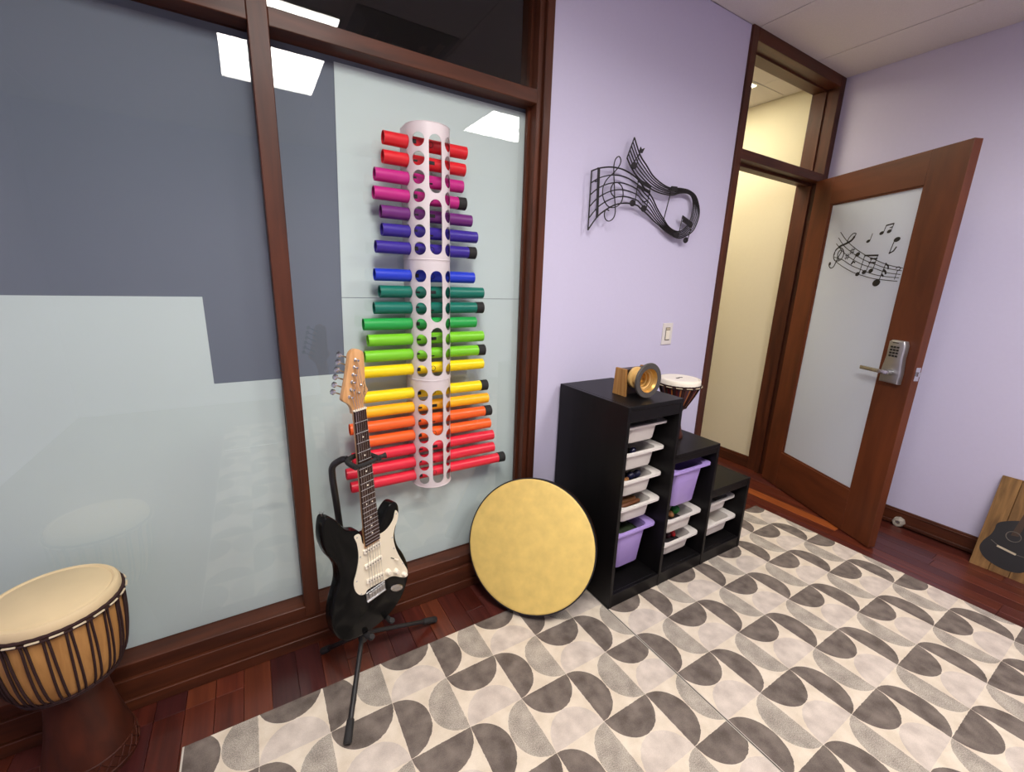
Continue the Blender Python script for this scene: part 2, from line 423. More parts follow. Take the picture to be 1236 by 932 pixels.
# ceiling slab and tiles
ceil = boxes('ceiling', [(XL, XR, YB, 0.16, H+0.012, H+0.06)], M['ceiling']); tag(ceil, 'pale acoustic tile ceiling', 'ceiling', kind='structure')
CX = 1.17; TW = 0.61; CY = -1.03; TL = 1.22
LAMPS = [(-1.27, -0.66, -2.25, -1.03), (0.56, 1.17, -2.25, -1.64)]
tiles = {}
def tile(x0, x1, y0, y1):
    bm = bmesh.new(); g = 0.0035
    box(bm, x0+g, x1-g, y0+g, y1-g, H, H+0.012)
    build('ceiling_tile', bm, M['ceiling'], ceil)
xs = [CX+TW*k for k in range(-7, 3)]
for i in range(len(xs)-1):
    x0, x1 = max(xs[i], XL), min(xs[i+1], XR)
    if x1 <= x0: continue
    for (y0, y1) in ((CY, 0.0), (CY-TL, CY), (CY-2*TL, CY-TL), (YB, CY-2*TL)):
        cut = [L for L in LAMPS if L[0] < x1-0.1 and L[1] > x0+0.1 and L[2] < y1-0.05 and L[3] > y0+0.05]
        segs = [(y0, y1)]
        for L in cut:
            ns = []
            for a, b in segs:
                if L[2] > a+0.02: ns.append((a, min(b, L[2])))
                if L[3] < b-0.02: ns.append((max(a, L[3]), b))
            segs = ns
        for a, b in segs:
            if b-a > 0.03: tile(x0, x1, a, b)
# walls (front wall = the wall with glass, purple panel and doorway, at y = 0)
wf = boxes('wall_front', [(-0.131, 1.118, 0.0, WT, 0.0, H), (XL, GX0, 0, WT, 0, H)], M['purple']); tag(wf, 'lilac painted wall between glass and doorway', 'wall', kind='structure')
wr = boxes('wall_right', [(XR, XR+0.12, YB, 0.0, 0, H+0.06)], M['purple']); tag(wr, 'lilac painted wall behind the open door', 'wall', kind='structure')
wl = boxes('wall_left', [(XL-0.12, XL, YB, WT, 0, H+0.06)], M['purple']); tag(wl, kind='structure')
wb = boxes('wall_back', [(XL-0.12, XR+0.12, YB-0.12, YB, 0, H+0.06)], M['purple']); tag(wb, kind='structure')
# corridor behind the doorway
hx0, hx1, hy1 = 0.98, 2.128, 2.5
wh = boxes('wall_hall_right', [(hx1, hx1+0.1, WT, hy1, 0, H)], M['cream']); tag(wh, 'cream corridor wall seen through the doorway', 'wall', kind='structure')
w2 = boxes('wall_hall_left', [(hx0-0.1, hx0, WT, hy1, 0, H)], M['cream']); tag(w2, kind='structure')
w3 = boxes('wall_hall_end', [(hx0-0.1, hx1+0.1, hy1, hy1+0.1, 0, H)], M['cream']); tag(w3, kind='structure')
c2 = boxes('ceiling_hall', [(hx0-0.1, hx1+0.1, WT, hy1+0.1, H+0.012, H+0.06)], M['ceiling']); tag(c2, 'tiled corridor ceiling seen through the transom', 'ceiling', kind='structure')
for a, b in ((hx0, 1.22), (1.22, 1.83), (1.83, hx1)):
    for c, d in ((WT, 0.345), (0.345, 0.955), (0.955, 1.565), (1.565, hy1)):
        if (a, c) == (1.22, 0.345): continue
        bm = bmesh.new(); box(bm, a+0.003, b-0.003, c+0.003, d-0.003, H-0.0, H+0.012); build('ceiling_tile', bm, M['ceiling'], c2)
b1 = boxes('baseboard_hall', [(hx1-0.014, hx1, WT, hy1, 0, 0.09), (hx1-0.020, hx1-0.014, WT, hy1, 0, 0.072)], M['frame_y']); tag(b1, 'dark wood baseboard in the corridor', 'baseboard', kind='structure')
# dark room behind the glass wall
wd = boxes('wall_beyond', [(XL, hx0-0.1, 1.3, 1.4, 0, H), (XL-0.1, XL, WT, 1.4, 0, H), (XL, hx0-0.1, WT, 1.4, H, H+0.06)], M['dark_room']); tag(wd, 'unlit dark room behind the transom glass', 'wall', kind='structure')

# ------------------------------------------------------------------ glass wall: frame and panes
def part(name, lst, mat, parent, bevel=0.002):
    return boxes(name, lst, mat, parent, bevel)
tr1 = thing('trim_1', (0, 0, 0), label='dark mahogany frame of the glass wall', cat='window frame', kind='structure')
FD = 0.13                                           # depth of the frame
part('mullion', [(-1.168, -1.115, -0.002, FD-0.001, 0.1205, H)], M['frame'], tr1)
part('casing', [(-0.189, -0.166, 0.0, FD, 0.10, H)], M['frame'], tr1)
part('casing', [(-0.166, -0.131, -0.016, FD, 0.0, H)], M['frame'], tr1)
part('top_rail', [(-1.115, -0.189, 0.0, FD, 2.10, 2.149)], M['frame_x'], tr1)
part('top_rail', [(GX0, -1.168, 0.0, FD, 2.10, 2.149)], M['frame_x'], tr1)
part('sill', [(GX0, -0.189, 0.0, FD, 0.10, 0.164)], M['frame_x'], tr1)
part('head_rail', [(GX0, -0.189, 0.0, FD, 2.69, H)], M['frame_x'], tr1)
part('glazing_bead', [(-0.200, -0.189, 0.045, 0.064, 0.164, 2.10), (-0.200, -0.189, 0.045, 0.064, 2.149, 2.69)], M['frame'], tr1, 0)
bb = thing('baseboard_front', label='stepped mahogany baseboard under the glass wall', cat='baseboard', kind='structure')
part('base_plank', [(GX0, -0.166, -0.014, 0.0, 0.045, 0.116)], M['frame_x'], bb, 0.0015)
part('shoe_moulding', [(GX0, -0.150, -0.022, 0.0, 0.0, 0.043)], M['frame_x'], bb, 0.002)
part('base_plank', [(-0.131, 1.118, -0.014, 0.0, 0.0, 0.112)], M['frame_x'], bb, 0.003)
GY = 0.066
def window(name, label, x0, x1, z0, z1, mat, extra=()):
    w = thing(name, ((x0+x1)/2, GY, z0), label=label, cat='window', kind='structure')
    cx = (x0+x1)/2
    boxes('glass_pane', [(x0-cx, x1-cx, 0.0, 0.006, 0, z1-z0)], mat, w)
    for nm, poly, y0, y1, mt in extra:
        bm = bmesh.new(); prism(bm, [(p[0]-cx, p[1]-z0) for p in poly], y0, y1); build(nm, bm, mt, w)
    return w
rect = lambda a, b, c, d: [(a, c), (b, c), (b, d), (a, d)]
SH0, SH1 = 0.010, 0.012
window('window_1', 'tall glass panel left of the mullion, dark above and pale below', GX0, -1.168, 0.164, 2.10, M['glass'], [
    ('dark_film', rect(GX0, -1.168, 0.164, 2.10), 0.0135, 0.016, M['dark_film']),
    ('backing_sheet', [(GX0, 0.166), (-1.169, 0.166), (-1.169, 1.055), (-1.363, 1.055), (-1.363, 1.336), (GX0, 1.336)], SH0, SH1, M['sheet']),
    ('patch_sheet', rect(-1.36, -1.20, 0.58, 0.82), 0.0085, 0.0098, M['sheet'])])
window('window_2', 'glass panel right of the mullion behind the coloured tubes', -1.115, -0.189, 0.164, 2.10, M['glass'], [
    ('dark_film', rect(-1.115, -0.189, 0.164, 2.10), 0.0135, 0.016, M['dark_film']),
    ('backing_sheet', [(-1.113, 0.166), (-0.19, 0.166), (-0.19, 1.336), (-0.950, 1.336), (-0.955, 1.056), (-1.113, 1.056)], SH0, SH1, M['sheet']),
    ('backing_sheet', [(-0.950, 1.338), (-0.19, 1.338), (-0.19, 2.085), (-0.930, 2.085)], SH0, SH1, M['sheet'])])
window('window_3', 'dark transom pane above the coloured tubes', -1.115, -0.189, 2.149, 2.69, M['glass'])
window('window_4', 'dark transom pane at upper left of the mullion', GX0, -1.168, 2.149, 2.69, M['glass'])

# ------------------------------------------------------------------ doorway frame and door
tr2 = thing('trim_2', (1.63, 0, 0), label='dark mahogany frame around the doorway and its transom', cat='door frame', kind='structure')
def tp(name, b, mat, bev=0.002):
    return part(name, [(b[0]-1.63, b[1]-1.63, *b[2:])], mat, tr2, bev)
tp('jamb', (1.118, 1.171, -0.014, WT, 0.0, H), M['frame'])
tp('jamb', (2.094, XR, -0.014, WT, 0.0, H), M['frame'])
tp('head', (1.171, 2.094, -0.014, WT, 2.677, H), M['frame_x'])
tp('transom_rail', (1.171, 2.094, -0.012, 0.145, 2.116, 2.167), M['frame_x'])
tp('door_stop', (1.171, 1.186, 0.045, 0.075, 0.0, 2.116), M['frame'], 0)
tp('door_stop', (2.079, 2.094, 0.045, 0.075, 0.0, 2.116), M['frame'], 0)
tp('door_stop', (1.186, 2.079, 0.045, 0.075, 2.101, 2.116), M['frame_x'], 0)
w5 = window('window_5', 'clear transom pane above the open door', 1.171, 2.094, 2.167, 2.677, M['glass_transom'])
for b in ((2.084, 2.094, 0.058, 0.0655, 2.167, 2.677), (1.171, 2.094, 0.058, 0.0655, 2.667, 2.677)):
    boxes('glazing_bead', [(b[0]-1.6325, b[1]-1.6325, b[2]-GY, b[3]-GY, b[4]-2.167, b[5]-2.167)], M['frame'], w5)
# the door: local x along the leaf from the hinge, local y = away from the viewer side, z up
DW, DT, DH = 0.905, 0.045, 2.108
door = thing('door_1', (2.030, -0.010, 0.006), (0, 0, math.radians(-115.26)), 'open mahogany door with frosted glass, musical decal and keypad lock', 'door', kind='structure')
# after rotation: local +x = (-.427,-.904); local +y = (.904,-.427) -> away from camera. keep leaf at y 0..DT
U0, U1, V0, V1 = 0.148, 0.722, 0.262, 1.945
def dp(name, b, mat, bev=0.0015): return boxes(name, [b], mat, door, bev)
dp('stile', (0.0, U0, 0, DT, 0, DH), M['door']); dp('stile', (U1, DW, 0, DT, 0, DH), M['door'])
dp('rail', (U0, U1, 0, DT, 0, V0), M['door_x']); dp('rail', (U0, U1, 0, DT, V1, DH), M['door_x'])
bm = bmesh.new()
for b in ((U0, U0+0.008, 0.006, 0.014, V0, V1), (U1-0.008, U1, 0.006, 0.014, V0, V1), (U0, U1, 0.006, 0.014, V0, V0+0.008), (U0, U1, 0.006, 0.014, V1-0.008, V1)): box(bm, *b)
build('glazing_bead', bm, M['door'], door)
pane = dp('glass_pane', (U0, U1, 0.014, 0.028, V0, V1), M['frost'], 0); pane['label'] = 'frosted grey glass pane of the door'
for z in (0.22, 1.05, 1.88):
    bm = bmesh.new(); tube(bm, [(0.002, DT+0.006, z), (0.002, DT+0.006, z+0.09)], 0.007, 10); build('hinge', bm, M['satin_chrome'], door)
# decal on the pane (points: distance from hinge, height)
OX, OZ = 0.010, 0.0
DY0, DY1 = 0.0128, 0.0138
def dmap(pts): return [(p[0]+OX-0.008, p[1]-0.006) for p in pts]
S = [[(.255,1.774),(.305,1.726),(.373,1.677),(.453,1.632),(.541,1.595),(.619,1.567),(.702,1.549)],
     [(.248,1.742),(.303,1.689),(.376,1.643),(.455,1.603),(.537,1.574),(.614,1.55),(.7,1.535)],
     [(.24,1.708),(.307,1.652),(.379,1.609),(.457,1.575),(.538,1.552),(.62,1.527),(.698,1.516)],
     [(.246,1.626),(.306,1.61),(.383,1.572),(.459,1.545),(.541,1.519),(.616,1.506),(.694,1.499)],
     [(.265,1.599),(.323,1.567),(.404,1.532),(.478,1.511),(.548,1.495),(.621,1.487),(.69,1.481)]]
def decal(name, bands=(), heads=()):
    bm = bmesh.new()
    for pts, w in bands: ribbon(bm, dmap(pts), w, DY0, DY1)
    for c, r, rx, a in heads: prism(bm, disc_pts(dmap([c])[0], r, 16, rx, a), DY0-0.0003, DY1)
    return build(name, bm, M['vinyl'], pane)
for s in S: decal('staff_line', [(cr(s, 5), 0.0035)])
c1 = cr([(.227,1.594),(.216,1.589),(.219,1.574),(.236,1.56),(.255,1.569),(.266,1.597),(.278,1.63),(.290,1.655),(.285,1.668),(.268,1.652),(.272,1.622),(.296,1.607),(.311,1.637),(.300,1.668),(.268,1.682),(.243,1.66),(.240,1.627),(.258,1.604),(.289,1.603)], 5)
c2_ = cr([(.242,1.64),(.246,1.67),(.274,1.69),(.311,1.702),(.346,1.718),(.362,1.739),(.368,1.755),(.347,1.756),(.325,1.733),(.318,1.706)], 5)
wd2 = [0.012 if 8 < i < 26 else 0.005 for i in range(len(c2_))]
decal('treble_clef', [(c1, 0.0055), (c2_, wd2)], [((.222, 1.587), 0.011, 0.008, 0)])
decal('note', [([(.400,1.625),(.379,1.579)], 0.004), ([(.379,1.579),(.392,1.594),(.404,1.588)], 0.009)], [((.410, 1.634), 0.011, 0.015, 0.5)])
for hx, hz, tx, tz in ((.437, 1.521, .459, 1.625), (.478, 1.532, .510, 1.612), (.519, 1.539, .541, 1.622)):
    decal('note', [([(hx+0.011, hz+0.004), (tx, tz)], 0.0035)], [((hx, hz), 0.011, 0.014, 0.5)])
decal('beam', [([(.457,1.625),(.545,1.622)], 0.009), ([(.498,1.605),(.543,1.604)], 0.008), ([(.494,1.584),(.538,1.583)], 0.008)])
decal('note', [([(.583,1.487),(.602,1.580)], 0.004), ([(.600,1.575),(.618,1.562),(.622,1.545)], 0.008), ([(.594,1.545),(.610,1.532),(.614,1.518)], 0.010), ([(.590,1.520),(.604,1.506)], 0.008)], [((.570, 1.472), 0.019, 0.023, 0.4)])
decal('note', [([(.471,1.707),(.478,1.745)], 0.003)], [((.461, 1.704), 0.008, 0.012, 0.4)])
decal('note', [([(.544,1.743),(.552,1.781)], 0.0035), ([(.586,1.749),(.595,1.786)], 0.0035), ([(.551,1.779),(.595,1.785)], 0.007), ([(.575,1.764),(.592,1.769)], 0.005)], [((.534, 1.741), 0.009, 0.013, 0.4), ((.577, 1.746), 0.009, 0.013, 0.4)])
decal('note', [([(.620,1.695),(.606,1.628)], 0.004), ([(.604,1.628),(.628,1.640),(.640,1.662)], 0.007)], [((.633, 1.699), 0.012, 0.018, 0.3)])
for cx_, cz_ in ((.366, 1.655), (.338, 1.625)):
    decal('sharp_sign', [([(cx_-.006, cz_-.018), (cx_-.001, cz_+.018)], 0.003), ([(cx_+.006, cz_-.018), (cx_+.011, cz_+.018)], 0.003), ([(cx_-.013, cz_+.005), (cx_+.017, cz_+.009)], 0.004), ([(cx_-.014, cz_-.009), (cx_+.016, cz_-.005)], 0.004)])
decal('rest_sign', [(cr([(.664,1.548),(.680,1.556),(.690,1.546),(.676,1.534)], 4), 0.004), ([(.676,1.536),(.671,1.49)], 0.003)])
# keypad lock
lk = thing('keypad_lock', (0.813, 0.0, 0.945)); lk.parent = door; lk['label'] = 'satin grey keypad lock with lever'
bm = bmesh.new()
prof = [(-0.052, 0.0), (0.050, 0.0), (0.052, 0.06), (0.044, 0.14), (0.046, 0.205), (0.036, 0.226), (-0.030, 0.228), (-0.044, 0.218), (-0.043, 0.14), (-0.053, 0.07)]
prism(bm, prof, -0.034, 0.0, bevel=0.008, seg=3); build('lock_case', bm, M['satin_chrome'], lk, True)
for r in range(4):
    for c in range(3):
        bm = bmesh.new(); box(bm, -0.026+c*0.017, -0.014+c*0.017, -0.037, -0.033, 0.140+r*0.0155, 0.150+r*0.0155); bevel_all(bm, 0.001); build('key', bm, M['black_plastic'], lk)
bm = bmesh.new(); box(bm, -0.02, 0.012, -0.0348, -0.0335, 0.212, 0.216); build('indicator_strip', bm, M['black_plastic'], lk)
bm = bmesh.new(); tube(bm, [(0.005, -0.034, 0.058), (0.005, -0.062, 0.058)], 0.013, 16); build('spindle', bm, M['satin_chrome'], lk, True)
bm = bmesh.new(); box(bm, -0.145, 0.018, -0.070, -0.056, 0.047, 0.068); bevel_all(bm, 0.004, 2); build('lever', bm, M['chrome'], lk, True)
lp = dp('latch_plate', (DW, DW+0.0025, 0.010, 0.036, 0.975, 1.045), M['chrome'], 0)
bm = bmesh.new(); box(bm, DW+0.002, DW+0.013, 0.016, 0.030, 1.0, 1.022); build('latch_bolt', bm, M['chrome'], lp)
# baseboard on the right wall
bs = boxes('baseboard_right', [(XR-0.014, XR, YB, -0.02, 0, 0.098), (XR-0.018, XR, YB, -0.02, 0.078, 0.086), (XR-0.030, XR-0.014, YB, -0.02, 0, 0.022)], M['frame_y'], None, 0.003); tag(bs, 'dark mahogany baseboard on the right lilac wall', 'baseboard', kind='structure')
ds = thing('door_stop', (XR-0.032, -0.815, 0.024), label='small pale octagonal door stop knob on the right baseboard', cat='door stop')
bm = bmesh.new(); lathe(bm, [(0, -0.018), (0.030, -0.018), (0.031, 0.0), (0.026, 0.018), (0.014, 0.020), (0.012, 0.012), (0, 0.012)], 8, Matrix.Rotation(-PI/2, 4, 'Y')); build('bumper', bm, M['doorstop'], ds)
bm = bmesh.new(); lathe(bm, [(0, 0.012), (0.008, 0.012), (0.008, 0.0165), (0, 0.0165)], 10, Matrix.Rotation(-PI/2, 4, 'Y')); build('screw', bm, M['satin_chrome'], ds)

# ------------------------------------------------------------------ ceiling lights and air vent
def troffer(x0, x1, y0, y1, label, mat, group=None, z=H):
    t = thing('ceiling_light', ((x0+x1)/2, (y0+y1)/2, z-0.004), label=label, cat='ceiling light', group='square edged ceiling light panels')
    w, d, g = (x1-x0)/2, (y1-y0)/2, 0.022
    bm = bmesh.new()
    for b in ((-w, -w+g, -d, d), (w-g, w, -d, d), (-w+g, w-g, -d, -d+g), (-w+g, w-g, d-g, d)): box(bm, *b, 0.0, 0.016)
    build('frame', bm, M['white_metal'], t)
    bm = bmesh.new(); box(bm, -w+g, w-g, -d+g, d-g, 0.004, 0.010); build('diffuser', bm, mat, t)
    return t
troffer(*LAMPS[0], 'large ceiling light panel mirrored in glass at the top of mullion', M['lamp'])
troffer(*LAMPS[1], 'ceiling light panel mirrored in glass right of the tubes', M['lamp'])
troffer(1.22, 1.83, 0.345, 0.955, 'bright corridor ceiling light seen through the transom', M['hall_lamp'])
M['vent_grey'] = simple('vent_grey', rgb(165, 160, 156), 0.5)
v = thing('air_vent', (-0.355, -1.14, H-0.012), label='square ceiling air vent mirrored in the dark transom glass', cat='air vent')
for i, s in enumerate((0.28, 0.20, 0.12)):
    bm = bmesh.new()
    lathe(bm, [(s*1.414, 0.012), (s*1.414, 0.006), ((s-0.02)*1.414, 0.002), ((s-0.055)*1.414, -0.022+i*0.004), ((s-0.06)*1.414, -0.020+i*0.004), ((s-0.035)*1.414, 0.010)], 4, Matrix.Rotation(PI/4, 4, 'Z'))
    build('vent_ring', bm, M['vent_grey'], v)
bm = bmesh.new(); box(bm, -0.06, 0.06, -0.06, 0.06, 0.0, 0.004); build('centre_plate', bm, M['white_metal'], v)

# ------------------------------------------------------------------ rug
rug = thing('rug', (0, -1.3, 0.0), label='cream and grey rug printed with half circles, on the plank floor', cat='rug')
def rug_panel(x0, x1, ox, sx):
    oy, sy = -0.418, 0.2032; y0, y1 = -2.85, -0.2445
    bm = bmesh.new(); box(bm, x0, x1, y0+1.3, y1+1.3, 0.0005, 0.006)
    bm.normal_update()
    uv = bm.loops.layers.uv.new('UVMap')
    for f in bm.faces:
        for lp_ in f.loops:
            lp_[uv].uv = ((lp_.vert.co.x-ox)/sx+40, (oy-(lp_.vert.co.y-1.3))/sy+40)
    return build('rug_panel', bm, M['rug'], rug)
rug_panel(-1.538, -0.0022, 0.0275, 0.196)
rug_panel(0.0022, 1.540, 0.0, 0.199)
for a, b in ((-0.0050, -0.0022), (0.0022, 0.0050)):
    boxes('seam_binding', [(a, b, -1.55, 1.0555, 0.002, 0.0066)], M['rug_edge'], rug)
boxes('edge_binding', [(-1.543, -1.538, -1.55, 1.0555, 0.0005, 0.0062)], M['rug_edge'], rug)

# ------------------------------------------------------------------ stepped storage shelf with bins
sh = thing('storage_shelf', (0, 0, 0.007), label='black stepped storage shelf with three columns of bins against the lilac wall', cat='shelf')
SZ = 0.006; SF, SB = -0.46, -0.018
cols = [(0.0, 0.327, 0.945), (0.327, 0.652, 0.680), (0.652, 0.990, 0.427)]
def sp(name, b, bev=0.0015): return boxes(name, [(b[0], b[1], b[2], b[3], b[4]-SZ, b[5]-SZ)], M['black_wood'], sh, bev)
sp('side_panel', (0.0, 0.018, SF, SB, SZ, 0.945)); sp('side_panel', (0.317, 0.335, SF, SB, SZ, 0.928)); sp('side_panel', (0.643, 0.661, SF, SB, SZ, 0.663)); sp('side_panel', (0.972, 0.990, SF, SB, SZ, 0.427))
for i, (a, b, h) in enumerate(cols):
    l = a+(0.018 if i == 0 else 0.008); r = b-(0.010 if i < 2 else 0.018)
    sp('top_panel', (a if i else 0.018, b+(0.008 if i < 2 else 0) if i < 2 else b-0.018, SF, SB, h-0.018, h))
    sp('apron', (l, r, SF+0.002, SF+0.018, h-(0.068 if i == 0 else 0.045), h-0.018))
    sp('plinth', (l, r, SF+0.002, SF+0.018, SZ, 0.070)); sp('bottom_panel', (l, r, SF+0.018, SB, 0.052, 0.070))
    sp('back_panel', (l, r, SB-0.008, SB, 0.070, h-0.018), 0)
WHT, LIL = M['white_plastic'], M['lilac_plastic']
BINW, BIND = 0.292, 0.385
def bin_(x0, x1, yf, zr, depth, mat, label, group=None):
    """rim front at yf, rim top at zr"""
    t = thing('storage_bin', ((x0+x1)/2, yf+BIND/2, zr-depth), label=label, cat='storage bin', group='plastic bins of the black shelf')
    W = (x1-x0)/2; bm = bmesh.new(); z1 = depth
    def loop(w, d, r, z, yoff=0.0, n=4, cut=None):
        out = []
        for sx, sy, a0 in ((1, -1, -PI/2), (1, 1, 0), (-1, 1, PI/2), (-1, -1, PI)):
            rr = cut if (cut and sy < 0) else r
            for k in range(n+1):
                a = a0+PI/2*k/n
                out.append(bm.verts.new((sx*(w-rr)+rr*math.cos(a), yoff+sy*(d-rr)+rr*math.sin(a), z)))
        return out
    D = BIND/2
    flare = 0.08*depth; fy = 0.05*depth
    L = [loop(W-0.058-flare, D-0.024-fy, 0.022, 0.0), loop(W-0.053-flare, D-0.019-fy, 0.026, 0.008), loop(W-0.050, D-0.016, 0.030, z1-0.010), loop(W, D, 0.012, z1-0.010, cut=0.03), loop(W, D, 0.012, z1, cut=0.03), loop(W-0.047, D-0.014, 0.030, z1), loop(W-0.055-flare, D-0.021-fy, 0.026, 0.010)]
    for a, b in zip(L, L[1:]):
        for k in range(len(a)): bm.faces.new((a[k], a[(k+1) % len(a)], b[(k+1) % len(a)], b[k]))
    bm.faces.new(L[0][::-1]); bm.faces.new(L[-1])
    build('bin_body', bm, mat, t, True, 0.6)
    return t
BX = [(0.0195, 0.3155), (0.3365, 0.6415), (0.6625, 0.9705)]
BINS = []
def addbin(c, yf, zr, dep, mat, label):
    x0, x1 = BX[c]; m_ = (x0+x1)/2
    x0, x1 = x0+0.002, x1-0.002
    b = bin_(x0, x1, yf, zr, dep, mat, label); BINS.append(b)
    for a, bb_ in ((BX[c][0]-0.0012, BX[c][0]+0.030), (BX[c][1]-0.030, BX[c][1]+0.0012)):   # ledges the rim slides on
        boxes('rail', [(a, bb_, yf+0.05, SB-0.01, zr-0.018-SZ, zr-0.0118-SZ)], M['black_wood'], sh)
    return b
addbin(0, -0.418, 0.838, 0.084, WHT, 'white bin in the tall column, topmost, right under the shelf top')
addbin(0, -0.418, 0.715, 0.086, WHT, 'white bin in the tall column, second from the top, holding dark pieces')
addbin(0, -0.420, 0.587, 0.082, WHT, 'white bin in the tall column, third from top, with dark blue shakers')
addbin(0, -0.428, 0.463, 0.080, WHT, 'white bin in the tall column with wooden sticks, just above the lilac bin')
addbin(0, -0.420, 0.330, 0.196, LIL, 'lilac deep bin at the bottom of the tall column')
addbin(1, -0.450, 0.582, 0.200, LIL, 'lilac deep bin at the top of the middle column')
addbin(1, -0.436, 0.318, 0.084, WHT, 'white bin with a green shaker under the lilac bin, middle column')
addbin(1, -0.436, 0.192, 0.078, WHT, 'lowest white bin of the middle column with red shakers')
addbin(2, -0.414, 0.307, 0.072, WHT, 'upper white bin of the lowest column, tucked under its top')
addbin(2, -0.437, 0.196, 0.080, WHT, 'lower white bin of the lowest column with tan castanets')
# things inside the bins
def stick(x, y, z, l, r, rz, mat, label, group=None, tilt=0.0):
    o = thing('rhythm_stick', (x, y, z), (0, tilt, rz), label, 'rhythm stick', 'wooden sticks in the bins')
    bm = bmesh.new(); tube(bm, [(-l/2, 0, 0), (-l/2+0.004, 0, 0), (l/2-0.004, 0, 0), (l/2, 0, 0)], [r*0.7, r, r, r*0.7], 10); build('rod', bm, mat, o, True); return o
def egg(x, y, z, r, mat, label, group=None, sc=1.3, name='egg_shaker'):
    o = thing(name, (x, y, z), (0.6, 0.9, random.uniform(0, 3)), label, 'castanet' if name == 'castanet' else 'shaker', 'castanets in the lowest column' if name == 'castanet' else 'small shakers in the bins')
    bm = bmesh.new(); lathe(bm, [(r*math.sin(PI*k/10)*(1-0.12*math.cos(PI*k/10)), -r*sc*math.cos(PI*k/10)) for k in range(11)], 16); build('shell', bm, mat, o, True)
    bm = bmesh.new(); lathe(bm, [(r*1.003, -0.002), (r*1.02, 0), (r*1.003, 0.002)], 16); build('seam_ring', bm, mat, o, True); return o
def maraca(x, y, z, rz, mat, label, group=None):
    o = thing('maraca', (x, y, z), (0, 0, rz), label, 'maraca', group)
    bm = bmesh.new(); lathe(bm, [(0.026*math.sin(PI*k/10), -0.030*math.cos(PI*k/10)) for k in range(11)], 16, Matrix.Rotation(PI/2, 4, 'Y')); build('gourd', bm, mat, o, True)
    bm = bmesh.new(); tube(bm, [(0.028, 0, 0), (0.11, 0, 0)], 0.007, 8); build('handle', bm, M['stick'], o, True); return o
xb = [(a+b)/2 for a, b in BX]
# fifth bin: dark green bean bags
def beanbag(x, y, z, mat, label, sx=0.072, sy=0.075, hh=0.016):
    o = thing('bean_bag', (x, y, z), (0, 0, 0), label, 'bean bag', 'cloth bags in the bins')
    bm = bmesh.new(); N = 8; g = [[None]*(N+1) for _ in range(N+1)]; g2 = [[None]*(N+1) for _ in range(N+1)]
    for i in range(N+1):
        for j in range(N+1):
            u_, v_ = i/N*2-1, j/N*2-1; h = hh*(1-u_**4)*(1-v_**4)
            g[i][j] = bm.verts.new((u_*sx, v_*sy, h)); g2[i][j] = bm.verts.new((u_*sx, v_*sy, -h-0.001))
    for i in range(N):
        for j in range(N):
            bm.faces.new((g[i][j], g[i+1][j], g[i+1][j+1], g[i][j+1])); bm.faces.new((g2[i][j], g2[i][j+1], g2[i+1][j+1], g2[i+1][j]))
    bmesh.ops.remove_doubles(bm, verts=bm.verts, dist=0.0015)
    build('cushion', bm, mat, o, True)
    bm = bmesh.new(); tube(bm, [(-sx, -sy, 0), (sx, -sy, 0), (sx, sy, 0), (-sx, sy, 0)], 0.0025, 6, closed=True); build('hem', bm, mat, o); return o

M['black_cloth'] = simple('black_cloth', rgb(24, 18, 22), 0.8, noise=0.3, scale=80)
# second bin: dark bag under two maroon shakers
beanbag(xb[0], -0.305, 0.659, M['black_cloth'], 'black cloth bag filling the second white bin')
egg(xb[0]-0.050, -0.345, 0.690, 0.014, M['maroon'], 'dark maroon shaker at the left in the second white bin')
egg(xb[0]+0.010, -0.345, 0.690, 0.014, M['navy'], 'navy shaker in the middle of the second white bin')
# third bin: navy shakers and a stick on a black bag
beanbag(xb[0], -0.305, 0.533, M['black_cloth'], 'black cloth bag in the third white bin under navy shakers')
egg(xb[0]+0.010, -0.345, 0.568, 0.018, M['navy'], 'glossy navy shaker in the middle of the third white bin')
egg(xb[0]+0.052, -0.345, 0.567, 0.017, M['navy'], 'glossy navy shaker at the right of the third white bin')
stick(xb[0]-0.035, -0.360, 0.561, 0.05, 0.009, 0.3, M['stick'], 'pale wooden stick beside navy shakers in the third bin')
# fourth bin: rhythm sticks on a dark bag
beanbag(xb[0], -0.310, 0.411, M['black_cloth'], 'black cloth bag under the rhythm sticks in the fourth bin')
for i, (yy, mt_, lb) in enumerate(((-0.368, 'stick_red', 'dark wooden rhythm stick at the front of the fourth bin'), (-0.338, 'stick', 'pale wooden rhythm stick in the middle of the fourth bin'), (-0.308, 'stick_red', 'dark wooden rhythm stick at the back of the fourth bin'))):
    stick(xb[0], yy, 0.4405, 0.13, 0.011, 0.06-0.06*i, M[mt_], lb)
# lower lilac bin: dark green bags
beanbag(xb[0], -0.305, 0.296, M['dark_green'], 'dark green bean bag on top inside the lower lilac bin', 0.068, 0.085)
beanbag(xb[0], -0.305, 0.262, M['dark_green'], 'dark green bean bag underneath inside the lower lilac bin', 0.064, 0.08)
